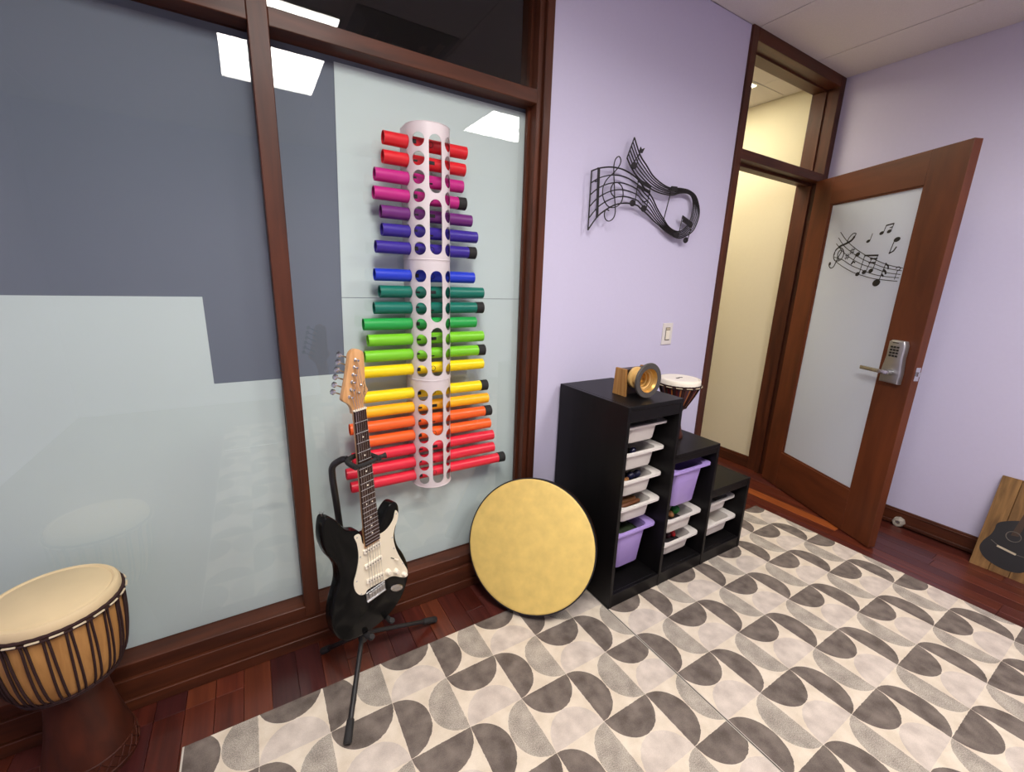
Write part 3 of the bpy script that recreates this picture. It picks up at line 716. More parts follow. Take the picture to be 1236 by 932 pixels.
# middle column
beanbag(xb[1], -0.325, 0.263, M['black_cloth'], 'black cloth bag in the bin under the lilac bin, middle column')
egg(xb[1]+0.040, -0.350, 0.301, 0.021, M['green'], 'green shaker at right in the bin under the lilac bin')
egg(xb[1]-0.005, -0.362, 0.296, 0.015, M['stick'], 'tan wooden egg beside the green shaker')
beanbag(xb[1], -0.325, 0.142, M['black_cloth'], 'black cloth bag in the lowest white bin of the middle column')
egg(xb[1]+0.032, -0.360, 0.176, 0.016, M['red_toy'], 'bright red shaker at right in the lowest white bin, middle column')
egg(xb[1]-0.005, -0.362, 0.175, 0.014, M['maroon'], 'dark maroon shaker beside the red one in the lowest white bin')
stick(xb[1]-0.050, -0.368, 0.169, 0.045, 0.008, 0.3, M['stick'], 'short pale stick left of red shaker in lowest white bin')
for i, (dx, dy) in enumerate(((-0.055, -0.355), (-0.015, -0.350), (0.022, -0.325))):
    egg(xb[2]+dx, dy, 0.146, 0.017, M['stick'], ('tan castanet at left in the lowest column bin', 'tan castanet in the middle of the lowest column bin', 'tan castanet at right in the lowest column bin')[i], None, 0.7, 'castanet')

# ------------------------------------------------------------------ horn on a wooden block, on top of the tall column
hz = 0.946
hn = thing('wooden_horn', (0.19, -0.285, hz), label='golden ribbed horn with grey rim on a wooden block, on the tall black shelf', cat='horn')
bm = bmesh.new(); prism(bm, [(-0.045, 0), (0.030, 0), (0.022, 0.118), (-0.036, 0.118)], -0.082, -0.070, axis='x', bevel=0.001); build('end_block', bm, M['horn_wood'], hn)
bm = bmesh.new(); prism(bm, [(-0.030, 0.004), (0.020, 0.004), (0.014, 0.114), (-0.024, 0.114)], -0.070, 0.070, axis='x'); build('dark_box', bm, M['dark_shell'], hn)
bm = bmesh.new(); prism(bm, [(-0.045, 0), (0.030, 0), (0.022, 0.118), (-0.036, 0.118)], 0.070, 0.082, axis='x', bevel=0.001); build('end_block', bm, M['horn_wood'], hn)
HM = Matrix.Translation((-0.012, -0.028, 0.078)) @ Matrix.Rotation(PI/2, 4, 'X')
pr = []
for i in range(7):
    z = 0.004+i*0.007; r = 0.030+i*0.0012
    pr += [(r-0.002, z), (r+0.0025, z+0.002), (r+0.0025, z+0.005), (r-0.002, z+0.007)]
bm = bmesh.new(); lathe(bm, [(0.046, 0.0), (0.048, 0.006), (0.046, 0.014), (0.036, 0.016)]+[p for p in pr if p[1] > 0.016]+[(0.044, 0.058), (0.060, 0.066)], 40, HM); build('ribbed_neck', bm, M['horn_tan'], hn, True)
bm = bmesh.new(); lathe(bm, [(0.058, 0.064), (0.075, 0.070), (0.0765, 0.076), (0.074, 0.080), (0.052, 0.078), (0.050, 0.072)], 40, HM); build('rim', bm, M['horn_rim'], hn, True)
bm = bmesh.new(); lathe(bm, [(0.052, 0.079), (0.050, 0.074), (0.045, 0.068), (0.044, 0.062), (0.039, 0.060), (0.038, 0.052), (0.033, 0.050), (0.032, 0.040), (0.027, 0.038), (0.026, 0.024), (0, 0.024)], 40, HM); build('stepped_bell', bm, M['brass'], hn, True)

# ------------------------------------------------------------------ djembe drums
def djembe(loc, prof_bowl, prof_foot, head_r, head_z, ring_z, n_cords, label, bowl_mat, foot_mat, rope_r, pattern=True, print_=False):
    t = thing('djembe', loc, label=label, cat='drum')
    bm = bmesh.new(); lathe(bm, prof_bowl, 56); build('bowl', bm, bowl_mat, t, True)
    bm = bmesh.new(); lathe(bm, prof_foot, 56); ft = build('foot', bm, foot_mat, t, True)
    bm = bmesh.new(); lathe(bm, [(0, head_z), (head_r*0.84, head_z+0.0005), (head_r*0.875, head_z-0.003), (head_r*0.91, head_z+0.0005), (head_r*0.965, head_z-0.001), (head_r*1.0, head_z-0.007), (head_r*1.005, head_z-0.024), (head_r*0.99, head_z-0.024)], 64)
    hd = build('drum_head', bm, M['skin'], t, True)
    def ring(nm, r, z, th, mat, twist=True):
        bm = bmesh.new(); N = 72
        tube(bm, [(r*math.cos(2*PI*k/N), r*math.sin(2*PI*k/N), z) for k in range(N)], [th*(1+(0.15 if k % 2 else -0.1)) for k in range(N)], 8, closed=True)
        return build(nm, bm, mat, t, True)
    ring('top_ring', head_r*1.025, head_z-0.026, rope_r*1.5, M['rope']); ring('middle_ring', head_r*1.03, head_z-0.036, rope_r*1.2, M['rope'])
    def rad(z):
        for (r0, z0), (r1, z1) in zip(prof_bowl, prof_bowl[1:]):
            if min(z0, z1) <= z <= max(z0, z1) and z0 != z1: return r0+(r1-r0)*(z-z0)/(z1-z0)
        return prof_bowl[-1][0]
    rr = rad(ring_z)
    ring('lower_ring', rr+rope_r, ring_z, rope_r*1.2, M['rope']); ring('lower_ring', rr+rope_r*0.8, ring_z-rope_r*2.2, rope_r*0.9, M['rope'])
    zs = [head_z-0.034-(head_z-0.034-ring_z)*k/8 for k in range(9)]
    for i in range(n_cords):
        a0 = 2*PI*(i//2)/(n_cords/2)+(0.030 if i % 2 else -0.030)*(0.14/head_r if head_r < 0.12 else 1); a1 = a0+(0.05 if i % 2 else -0.01)
        bm = bmesh.new(); pts = []
        for k, z in enumerate(zs):
            a = a0+(a1-a0)*k/8; r = (head_r*1.03 if k == 0 else rad(z)+rope_r*0.9)
            pts.append((r*math.cos(a), r*math.sin(a), z))
        tube(bm, pts, rope_r, 6); build('cord', bm, M['rope'], t, True)
    for i in range(n_cords//2):
        a = 2*PI*(i+0.5)/(n_cords/2); da = 0.30*2*PI/(n_cords/2)
        bm = bmesh.new(); tube(bm, [((head_r*1.03+rope_r*1.9)*math.cos(a+d), (head_r*1.03+rope_r*1.9)*math.sin(a+d), head_z-0.031) for d in (-da, -da/2, 0, da/2, da)], rope_r*0.9, 6); build('stitch', bm, M['stitch'], t, True)
    if pattern:                 # carved band of lozenges near the foot rim
        z0, z1 = pattern
        n = 22
        def fr(z):
            for (r0, za), (r1, zb) in zip(prof_foot, prof_foot[1:]):
                if min(za, zb) <= z <= max(za, zb) and za != zb: return r0+(r1-r0)*(z-za)/(zb-za)
            return prof_foot[0][0]
        for i in range(n):
            bm = bmesh.new(); a = 2*PI*i/n; w = 2*PI/n*0.46; pts = []
            for u_, v_ in ((0, 0), (1, 0.5), (0, 1), (-1, 0.5)):
                z = z0+(z1-z0)*v_; pts.append(((fr(z)+0.001)*math.cos(a+u_*w), (fr(z)+0.001)*math.sin(a+u_*w), z))
            tube(bm, pts, 0.0025, 5, closed=True); build('carved_lozenge', bm, foot_mat, ft)
        for z in (z0-0.004, z1+0.004):
            bm = bmesh.new(); N = 48; tube(bm, [((fr(z))*math.cos(2*PI*k/N), fr(z)*math.sin(2*PI*k/N), z) for k in range(N)], 0.0025, 5, closed=True); build('carved_line', bm, foot_mat, ft)
    return t, hd
big, _ = djembe((-1.761, -0.152, 0.0), [(0.060, 0.300), (0.100, 0.318), (0.116, 0.345), (0.126, 0.39), (0.132, 0.45), (0.134, 0.50), (0.134, 0.545), (0.128, 0.548)],
    [(0, 0.004), (0.094, 0.004), (0.100, 0.0), (0.103, 0.02), (0.102, 0.05), (0.094, 0.09), (0.084, 0.14), (0.074, 0.20), (0.068, 0.25), (0.066, 0.32)],
    0.135, 0.570, 0.325, 44, 'large djembe drum with tan rope-laced bowl, in front of left glass panel', M['drum_wood'], M['drum_red_wood'], 0.0028, (0.022, 0.062))
mini, mh = djembe((0.53, -0.28, 0.6815), [(0.030, 0.135), (0.040, 0.150), (0.058, 0.180), (0.078, 0.220), (0.093, 0.255), (0.097, 0.280), (0.092, 0.282)],
    [(0, 0.003), (0.042, 0.003), (0.047, 0.0), (0.048, 0.012), (0.040, 0.03), (0.033, 0.06), (0.029, 0.10), (0.030, 0.14)],
    0.098, 0.300, 0.160, 28, 'small painted djembe with white head, on the middle step of the black shelf', M['mini_paint'], M['drum_red_wood'], 0.0022, None)
mh.data.materials[0] = M['cream_part']
bm = bmesh.new(); prism(bm, [(-0.03, -0.004), (-0.012, -0.008), (0.0, 0.004), (0.018, -0.002), (0.028, 0.008), (0.010, 0.012), (-0.006, 0.008), (-0.02, 0.010)], 0.3004, 0.3010, axis='z'); build('head_print', bm, M['print_grey'], mini)

# ------------------------------------------------------------------ big frame drum with gold skin
AZ, EL, FR = -0.896, 0.379, 0.287
n_ = Vector((math.sin(AZ)*math.cos(EL), -math.cos(AZ)*math.cos(EL), math.sin(EL)))
zc = FR*math.cos(EL)+0.07*math.sin(EL)+0.0075
rq = n_.to_track_quat('Z', 'Y')
fd = thing('frame_drum', (-0.296, -0.247, zc), label='large round frame drum with gold skin leaning by the black shelf', cat='drum')
FM = rq.to_matrix().to_4x4()
bm = bmesh.new(); lathe(bm, [(FR-0.012, -0.07), (FR-0.002, -0.07), (FR-0.002, -0.010), (FR-0.006, -0.008), (FR-0.012, -0.010), (FR-0.012, -0.07)], 96, FM); build('shell', bm, M['dark_shell'], fd, True)
bm = bmesh.new(); lathe(bm, [(0, 0.0), (FR-0.012, 0.0), (FR-0.008, -0.001), (FR-0.004, -0.005), (FR-0.004, -0.009)], 96, FM); build('drum_head', bm, M['gold_skin'], fd, True)
bm = bmesh.new(); lathe(bm, [(FR-0.005, -0.0065), (FR+0.0015, -0.0065), (FR+0.0015, -0.020), (FR-0.005, -0.020)], 96, FM); build('hoop', bm, M['black_metal'], fd, True)
bm = bmesh.new(); box(bm, -(FR-0.012), FR-0.012, -0.012, 0.012, -0.066, -0.050, FM); build('cross_brace', bm, M['dark_shell'], fd)

# ------------------------------------------------------------------ black metal music sculpture on the lilac wall
art = thing('wall_sculpture', (0.46, 0.0, 1.80), label='black metal music staff sculpture curling across the lilac wall', cat='wall art')
AO = Vector((0.46, 0.0, 1.80))
RIB = [((.09,1.891),(.093,1.649),0),((.139,1.91),(.149,1.715),0),((.211,1.924),(.23,1.765),0),((.289,1.922),(.307,1.785),0),((.368,1.897),(.385,1.785),.003),((.417,1.862),(.415,1.775),.006),((.466,1.832),(.474,1.752),.009),((.516,1.778),(.526,1.727),.012),((.566,1.737),(.557,1.715),.013),((.619,1.708),(.610,1.686),.004),((.687,1.693),(.690,1.660),-.004),((.740,1.703),(.752,1.672),-.006),((.784,1.740),(.810,1.708),-.007),((.802,1.793),(.838,1.768),-.007),((.799,1.834),(.836,1.817),-.006),((.778,1.868),(.802,1.872),-.003),((.735,1.880),(.749,1.895),.002),((.670,1.872),(.681,1.897),.004),((.608,1.855),(.610,1.891),.008),((.530,1.855),(.538,1.903),.005),((.456,1.869),(.473,1.928),.003),((.372,1.905),(.421,1.964),0),((.327,1.938),(.374,2.000),0),((.293,1.975),(.328,2.063),0)]
AY = -0.030
for i in range(6):
    k = i/5; pts = []
    for a, b, d in RIB:
        pts.append(Vector((a[0]+(b[0]-a[0])*k, AY+d*(k-0.5)*2, a[1]+(b[1]-a[1])*k))-AO)
    bm = bmesh.new(); tube(bm, cr(pts, 6), 0.0034 if i in (0, 5) else 0.0028, 6); build('staff_line', bm, M['wall_metal'], art, True)
def awire(name, pts, r, sm=False, y=AY):
    P = [Vector((p[0], y, p[1]))-AO for p in pts]
    bm = bmesh.new(); tube(bm, cr(P, 5) if sm else P, r, 6); return build(name, bm, M['wall_metal'], art, True)
awire('end_bar', [(.09,1.893),(.093,1.647)], 0.0032); awire('end_bar', [(.293,1.975),(.328,2.065)], 0.003)
bm = bmesh.new(); ribbon(bm, [(.130-AO.x,1.910-AO.z),(.141-AO.x,1.706-AO.z)], 0.012, AY-0.002, AY+0.002); build('bar_line', bm, M['wall_metal'], art)
awire('bar_line', [(.607,1.893),(.606,1.852),(.579,1.732)], 0.0026)
awire('bar_line', [(.338,1.963),(.372,2.010)], 0.0026)
awire('treble_clef', [(.202,1.741),(.183,1.742),(.176,1.723),(.185,1.702),(.208,1.696),(.233,1.712),(.241,1.743),(.231,1.795),(.221,1.856),(.213,1.897),(.21,1.932),(.218,1.958),(.236,1.97),(.249,1.956),(.241,1.931),(.214,1.902),(.173,1.865),(.155,1.827),(.163,1.787),(.193,1.759),(.231,1.757),(.268,1.778),(.281,1.811),(.271,1.847),(.241,1.863),(.216,1.856),(.203,1.833),(.209,1.813),(.23,1.8)], 0.0025, True, AY-0.008)
def anote(heads, bands, stems):
    bm = bmesh.new()
    for h in heads: prism(bm, [(p[0]-AO.x, p[1]-AO.z) for p in disc_pts(h, 0.0150, 18, 0.0190, 0.25)], AY-0.006, AY+0.0, bevel=0.002, seg=1)
    for pts, w in bands: ribbon(bm, [(p[0]-AO.x, p[1]-AO.z) for p in pts], w, AY-0.005, AY)
    for s in stems: tube(bm, [Vector((p[0], AY-0.003, p[1]))-AO for p in s], 0.0022, 6)
    return build('note', bm, M['wall_metal'], art)
anote([(.351,1.790),(.429,1.774)], [([(.374,1.893),(.462,1.872)], 0.015), ([(.374,1.868),(.460,1.850)], 0.013)], [[(.366,1.792),(.375,1.893)], [(.446,1.776),(.459,1.872)]])
anote([(.338,1.949)], [([(.366,2.020),(.380,2.016),(.394,2.031)], [0.026, 0.016, 0.002])], [[(.354,1.95),(.367,2.020)]])
anote([(.687,1.675),(.763,1.654)], [([(.715,1.765),(.800,1.737)], 0.015), ([(.722,1.748),(.797,1.724)], 0.011)], [[(.702,1.677),(.716,1.768)], [(.779,1.658),(.799,1.737)]])
bm = bmesh.new(); ribbon(bm, [(.608-AO.x,1.886-AO.z),(.650-AO.x,1.889-AO.z)], 0.022, AY-0.005, AY); build('beam', bm, M['wall_metal'], art)
for px, pz in ((.14, 1.86), (.45, 1.81), (.62, 1.885)):      # standoffs that hold it on the wall
    bm = bmesh.new(); tube(bm, [Vector((px, AY+0.004, pz))-AO, Vector((px, 0.0, pz))-AO], 0.003, 6); build('standoff', bm, M['wall_metal'], art)

# ------------------------------------------------------------------ light switch
sw = thing('light_switch', (0.741, 0.0, 1.157), label='white wall switch plate between sculpture and doorway', cat='light switch')
boxes('plate', [(-0.040, 0.040, -0.006, 0.0, -0.060, 0.060)], M['white_plastic'], sw, 0.002)
boxes('frame', [(-0.018, 0.018, -0.0075, -0.006, -0.036, 0.036)], M['print_grey'], sw)
boxes('rocker', [(-0.015, 0.015, -0.0105, -0.0075, -0.030, 0.020)], M['cream_part'], sw, 0.001)
boxes('sensor_window', [(-0.014, 0.014, -0.0085, -0.0075, 0.023, 0.034)], M['print_pale'], sw)

# ------------------------------------------------------------------ tube dispensers and coloured tubes
DX, DR, PITCH = -0.645, 0.078, 0.0587
def smap(a, z):
    s = 1 if a >= 0 else -1; q = abs(a); lim = DR*PI/2
    if q <= lim: return Vector((s*DR*math.sin(q/DR), -DR*math.cos(q/DR), z))
    return Vector((s*DR, q-lim, z))
UH = 0.4475; T0 = 0.056
def dispenser(ztop, label):
    t = thing('tube_dispenser', (DX, 0.0, ztop-UH), label=label, cat='tube dispenser', group='perforated dispensers on the glass')
    VS, FS, NS = [], [], []                     # vertices, faces, per-face loop normals
    TH = 0.0016
    def nrm(a):
        q = max(-1.0, min(1.0, a/(DR*PI/2)))*PI/2
        return Vector((math.sin(q), -math.cos(q), 0))
    def quad(p):                                # p: four (a, z) pairs -> outer and inner face
        for side in (0, 1):
            base = len(VS)
            for a, z in p:
                n_ = nrm(a); v_ = smap(a, z); VS.append(v_-n_*TH if side else v_)
            FS.append([base, base+1, base+2, base+3] if not side else [base+3, base+2, base+1, base])
            ns = [nrm(a)*(-1 if side else 1) for a, z in p]
            NS.append(ns if not side else ns[::-1])
    def edge(p, q, ctr):                        # wall of a hole between two rim points
        base = len(VS)
        for a, z in (p, q):
            v_ = smap(a, z); VS.extend([v_, v_-nrm(a)*TH])
        FS.append([base, base+1, base+3, base+2])
        c_ = smap(*ctr); n_ = (c_-VS[base]); n_ = (n_-nrm(p[0])*n_.dot(nrm(p[0]))).normalized(); NS.append([n_]*4)
    def cell(a0, a1, z0, z1, ra, rz):
        """rectangle with a rounded hole (stadium when rz > ra)"""
        ca, cz = (a0+a1)/2, (z0+z1)/2; hw, hh = (a1-a0)/2, (z1-z0)/2; inner = []; outer = []
        st = rz-ra
        per = []
        nv = 12 if rz <= ra+1e-6 else 26
        for k in range(nv): per.append((hw, -hh+2*hh*k/nv))
        for k in range(12): per.append((hw-2*hw*k/12, hh))
        for k in range(nv): per.append((-hw, hh-2*hh*k/nv))
        for k in range(12): per.append((-hw+2*hw*k/12, -hh))
        N = len(per)
        for ox, oz in per:
            zz = oz*(rz/hh); core = max(-st, min(st, zz))
            d = Vector((ox*ra/hw, zz-core)); d = d.normalized() if d.length > 1e-9 else Vector((1, 0))
            inner.append((ca+ra*d[0], cz+core+ra*d[1])); outer.append((ca+ox, cz+oz))
        for k in range(N):
            k2 = (k+1) % N
            quad((outer[k], outer[k2], inner[k2], inner[k])); edge(inner[k], inner[k2], (ca, cz))
    def strip(a0, a1, z0, z1, na=6):
        for i in range(na):
            x0, x1 = a0+(a1-a0)*i/na, a0+(a1-a0)*(i+1)/na
            quad(((x0, z0), (x1, z0), (x1, z1), (x0, z1)))
    A = [0.0315, 0.0900, 0.1550, 0.1850]
    z1 = UH-T0+PITCH/2; z0 = z1-7*PITCH
    strip(-A[3], A[3], z1, UH, 40); strip(-A[3], A[3], 0.0, z0, 40)
    for s in (1, -1):
        o = lambda a, b: (min(s*a, s*b), max(s*a, s*b))
        for r in range(7):
            zz1 = z1-r*PITCH; zz0 = zz1-PITCH
            cell(*o(A[0], A[1]), zz0, zz1, 0.0225, 0.0225)
            cell(*o(A[1], A[2]), zz0, zz1, 0.0236, 0.0236)
        strip(*o(A[2], A[3]), z0, z1, 2)
    zm = (z0+z1)/2
    cell(-A[0], A[0], zm, z1, 0.0235, (z1-zm)/2-0.010); cell(-A[0], A[0], z0, zm, 0.0235, (zm-z0)/2-0.010)
    me = bpy.data.meshes.new('perforated_shell'); me.from_pydata([tuple(v) for v in VS], [], FS)
    me.materials.append(M['dispenser'])
    for p in me.polygons: p.use_smooth = True
    me.normals_split_custom_set([tuple(n) for f in NS for n in f])
    ob = bpy.data.objects.new('perforated_shell', me); COL.objects.link(ob); ob.parent = t
    bm = bmesh.new(); tube(bm, [smap(-0.184+0.368*k/40, UH-0.001) for k in range(41)], 0.0012, 6); build('top_lip', bm, M['dispenser'], t, True)
    bm = bmesh.new()
    tube(bm, [smap(-0.184+0.368*k/40, 0.003) for k in range(41)], 0.0022, 8); build('bottom_lip', bm, M['dispenser'], t, True)
    return t
TOPS = [1.926, 1.4785, 1.031]
for zt, lb in zip(TOPS, ('topmost perforated white dispenser on the glass, holding red to indigo tubes', 'middle perforated white dispenser on the glass, holding blue to yellow tubes', 'lowest perforated white dispenser on the glass, holding yellow to red tubes')):
    dispenser(zt, lb)
RED, MAG, PUR, IND, BLU, TEA, GRN, LIM, YEL, AMB, ORA, CRI = (rgb(206, 32, 42), rgb(180, 36, 122), rgb(104, 40, 112), rgb(56, 40, 140), rgb(34, 58, 190), rgb(16, 108, 92), rgb(36, 158, 72), rgb(120, 198, 40), rgb(246, 214, 20), rgb(250, 178, 24), rgb(240, 98, 36), rgb(222, 40, 62))
TUBES = [(-.802,-.497,RED,0,'red'),(-.805,-.503,RED,0,'red'),(-.835,-.511,MAG,0,'magenta'),(-.841,-.501,MAG,1,'magenta'),(-.819,-.474,PUR,0,'purple'),(-.817,-.450,IND,0,'indigo'),(-.841,-.457,IND,1,'indigo'),
 (-.849,-.461,BLU,0,'blue'),(-.834,-.419,TEA,0,'teal'),(-.856,-.420,TEA,1,'teal'),(-.896,-.451,GRN,0,'green'),(-.883,-.416,LIM,0,'lime green'),(-.897,-.409,LIM,1,'lime green'),(-.907,-.414,YEL,0,'yellow'),
 (-.913,-.394,YEL,1,'yellow'),(-.935,-.387,AMB,0,'amber'),(-.964,-.373,ORA,1,'orange'),(-.943,-.374,ORA,0,'orange'),(-.961,-.357,CRI,0,'crimson'),(-.986,-.352,CRI,0,'crimson'),(-.972,-.298,CRI,1,'crimson')]
TL_ = ['red sounding tube at the very top of the dispensers', 'red sounding tube, second from the top', 'magenta tube without a cap, just below the two red tubes', 'magenta tube with a black cap on its right end', 'purple sounding tube between the magenta and indigo tubes', 'indigo tube without a cap, just below the purple tube', 'indigo tube with a black cap on its right end',
 'bright blue sounding tube at the top of the middle dispenser', 'teal tube without a cap, just below the bright blue tube', 'teal tube with a black cap on its right end', 'mid green sounding tube between the teal and lime tubes', 'lime green tube without a cap', 'lime green tube with a black cap on its right end', 'yellow tube without a cap at the foot of the middle dispenser',
 'yellow tube with a black cap at the top of the lowest dispenser', 'amber sounding tube just below the capped yellow tube', 'orange tube with a black cap on its right end', 'orange tube without a cap, just below the capped orange tube', 'crimson tube without a cap, just below the orange tubes', 'crimson tube without a cap, second from the bottom', 'crimson tube with a black cap, lowest of all the tubes']
TM = {}
for i, (xa, xb_, colr, cap, nm) in enumerate(TUBES):
    z = TOPS[i//7]-T0-(i % 7)*PITCH
    if nm not in TM: TM[nm] = simple('tube_'+nm.replace(' ', '_'), colr, 0.33, noise=0.02, spec=0.45)
    t = thing('sound_tube', ((xa+xb_)/2, 0.0, z-0.0207), label=TL_[i], cat='sound tube', group='coloured sounding tubes in the dispensers')
    h = (xb_-xa)/2; R = 0.0217; mt = Matrix.Translation((0, 0, 0.0207)) @ Matrix.Rotation(PI/2, 4, 'Y')
    bm = bmesh.new(); lathe(bm, [(R, -h), (R, h), (R-0.0018, h), (R-0.0018, -h), (R, -h)], 28, mt); build('tube_wall', bm, TM[nm], t, True, 0.6)
    if cap:
        bm = bmesh.new(); lathe(bm, [(R-0.0017, h-0.03), (R+0.0012, h-0.03), (R+0.0014, h+0.002), (R-0.002, h+0.004), (0, h+0.004)], 28, mt); build('end_cap', bm, M['black_rubber'], t, True, 0.6)
    # printed mark on the front
    def patch(s0, s1, a0, a1, nm_='printed_mark', mat=M['print_black'], n=5):
        bm = bmesh.new(); rr = R+0.0003
        rows = [[bm.verts.new((s, -rr*math.cos(a0+(a1-a0)*k/n), 0.0207+rr*math.sin(a0+(a1-a0)*k/n))) for k in range(n+1)] for s in (s0, s1)]
        for k in range(n): bm.faces.new((rows[0][k], rows[0][k+1], rows[1][k+1], rows[1][k]))
        return build(nm_, bm, mat, t)
    off = DX-(xa+xb_)/2
    if i % 7 in (0, 3, 6):
        bm = bmesh.new(); rr = R+0.0004; pts = []
        for k in range(16):
            a = 2*PI*k/16; sx_ = off+0.004+0.0085*math.cos(a); ang = 0.45*math.sin(a)
            pts.append((sx_, -rr*math.cos(ang), 0.0207+rr*math.sin(ang)))
        tube(bm, pts, 0.0010, 4, closed=True); build('note_ring', bm, M['print_black'], t)
        patch(off-0.062, off-0.048, -0.3, 0.35)
    elif i % 7 in (1, 4): patch(off-0.016, off+0.018, -0.25, 0.3); patch(off-0.060, off-0.045, -0.2, 0.1)
    else: patch(off-0.008, off+0.010, -0.55, -0.3); patch(off-0.062, off-0.050, 0.0, 0.3)

# ------------------------------------------------------------------ electric guitar
GP = (-0.0050, -0.0438, 0.4004); GO = Vector((-0.962, -0.284, 0.375))
Rg = Euler(GP, 'XYZ').to_matrix(); BASE = 0.165
gt = thing('electric_guitar', GO+Rg @ Vector((0, 0, -BASE)), GP, 'black electric guitar with cream pickguard and maple neck, on a floor stand', 'guitar')
g = lambda pts: [(p[0], p[1]+BASE) for p in pts]
BODY = [(-.126,.338),(-.146,.338),(-.158,.28),(-.148,.222),(-.122,.162),(-.122,.108),(-.143,.056),(-.158,.012),(-.162,-.034),(-.153,-.086),(-.122,-.130),(-.068,-.152),(.003,-.160),(.062,-.148),(.112,-.115),(.142,-.062),(.147,-.005),(.130,.055),(.108,.105),(.102,.155),(.118,.205),(.126,.238),(.120,.268),(.098,.279),(.074,.264),(.052,.236),(.034,.218),(.0,.212),(-.024,.218),(-.038,.243),(-.062,.256),(-.084,.276),(-.104,.312)]
bo = cr(g(BODY), 4, True)
bm = bmesh.new(); prism(bm, bo, 0.0, 0.044, bevel=0.007, seg=3); build('body', bm, M['black_gloss'], gt, True, 0.9)
GUARD = [(-.057,.233),(-.050,.201),(-.050,.15),(-.062,.106),(-.076,.073),(-.075,.041),(-.062,.014),(-.042,.003),(-.030,.012),(.0,.010),(.039,.004),(.074,-.003),(.112,-.034),(.132,-.044),(.140,-.024),(.126,.016),(.107,.064),(.095,.104),(.090,.145),(.098,.179),(.113,.205),(.118,.230),(.108,.245),(.094,.213),(.063,.192),(.030,.190),(.0,.186),(-.029,.190),(-.036,.230)]
bm = bmesh.new(); prism(bm, cr(g(GUARD), 4, True), -0.0025, 0.001); pg = build('pickguard', bm, M['cream_plastic'], gt); pg['label'] = 'cream pickguard'
for s in ((-.048,.225),(-.044,.15),(-.066,.07),(-.055,.012),(.120,-.03),(.122,.02),(.088,.105),(.086,.15),(.110,.232)):
    bm = bmesh.new(); lathe(bm, [(0, 0.0012), (0.0025, 0.0008), (0.003, 0)], 8, Matrix.Translation((s[0], -0.0025, s[1]+BASE)) @ Matrix.Rotation(PI/2, 4, 'X')); build('screw', bm, M['satin_chrome'], pg)
# neck, fretboard, headstock
L0 = 0.648
def hw(t): return 0.021+(0.028-0.021)*(L0-t)/(L0-0.186)
NY = -0.010
bm = bmesh.new(); rows = []
for t_ in (.20, .35, .50, L0):
    w_ = hw(t_); d_ = 0.0235-0.004*(t_-.2)/.45
    rows.append([bm.verts.new((w_*math.cos(PI*k/10), NY+d_*math.sin(PI*k/10)**0.9, t_+BASE)) for k in range(11)])
for a, b in zip(rows, rows[1:]):
    for k in range(10): bm.faces.new((a[k], a[k+1], b[k+1], b[k]))
    bm.faces.new((a[0], b[0], b[10], a[10]))
bm.faces.new(rows[0]); bm.faces.new(rows[-1][::-1])
build('neck', bm, M['maple'], gt, True)
bm = bmesh.new(); prism(bm, g([(-.027, .175), (.027, .175), (.026, .245), (-.026, .245)]), NY, 0.004, bevel=0.003, seg=2); build('neck_heel', bm, M['maple'], gt, True)
bm = bmesh.new(); prism(bm, g([(-.0285, .184), (.0285, .184), (hw(L0), L0), (-hw(L0), L0)]), NY-0.006, NY, bevel=0.001, seg=1); fb = build('fretboard', bm, M['rosewood'], gt); fb['label'] = 'dark rosewood fretboard'
for k in range(1, 22):
    t_ = L0*2**(-k/12); w = hw(t_)
    bm = bmesh.new(); tube(bm, [(-w, NY-0.006, t_+BASE), (w, NY-0.006, t_+BASE)], 0.0010, 6); build('fret', bm, M['satin_chrome'], fb)
for k in (3, 5, 7, 9, 12, 15, 17, 19):
    t_ = L0*(2**(-k/12)+2**(-(k-1)/12))/2
    for s in ((0,) if k != 12 else (-0.011, 0.011)):
        bm = bmesh.new(); lathe(bm, [(0, 0.0004), (0.0028, 0.0004), (0.0028, 0)], 10, Matrix.Translation((s, NY-0.0061, t_+BASE)) @ Matrix.Rotation(PI/2, 4, 'X')); build('inlay_dot', bm, M['cream_part'], fb)
boxes('nut', [(-.0215, .0215, NY-0.009, NY, L0+BASE, L0+BASE+0.004)], M['cream_part'], gt)
HS = [(-.0215,.640),(-.0225,.655),(-.031,.672),(-.049,.688),(-.046,.705),(-.030,.752),(-.017,.799),(-.010,.822),(.006,.833),(.024,.828),(.035,.815),(.034,.774),(.032,.722),(.039,.703),(.030,.688),(.021,.672),(.0205,.655),(.0215,.640)]
bm = bmesh.new(); prism(bm, g(cr(HS, 4)), NY+0.001, 0.008, bevel=0.002, seg=2); hs = build('headstock', bm, M['maple'], gt, True)
POST = [(.004,.801),(-.002,.780),(-.008,.759),(-.014,.738),(-.020,.716),(-.027,.695)]
BTN = [(-.030,.819),(-.036,.798),(-.042,.777),(-.049,.756),(-.055,.734),(-.062,.714)]
RX = Matrix.Rotation(PI/2, 4, 'X')
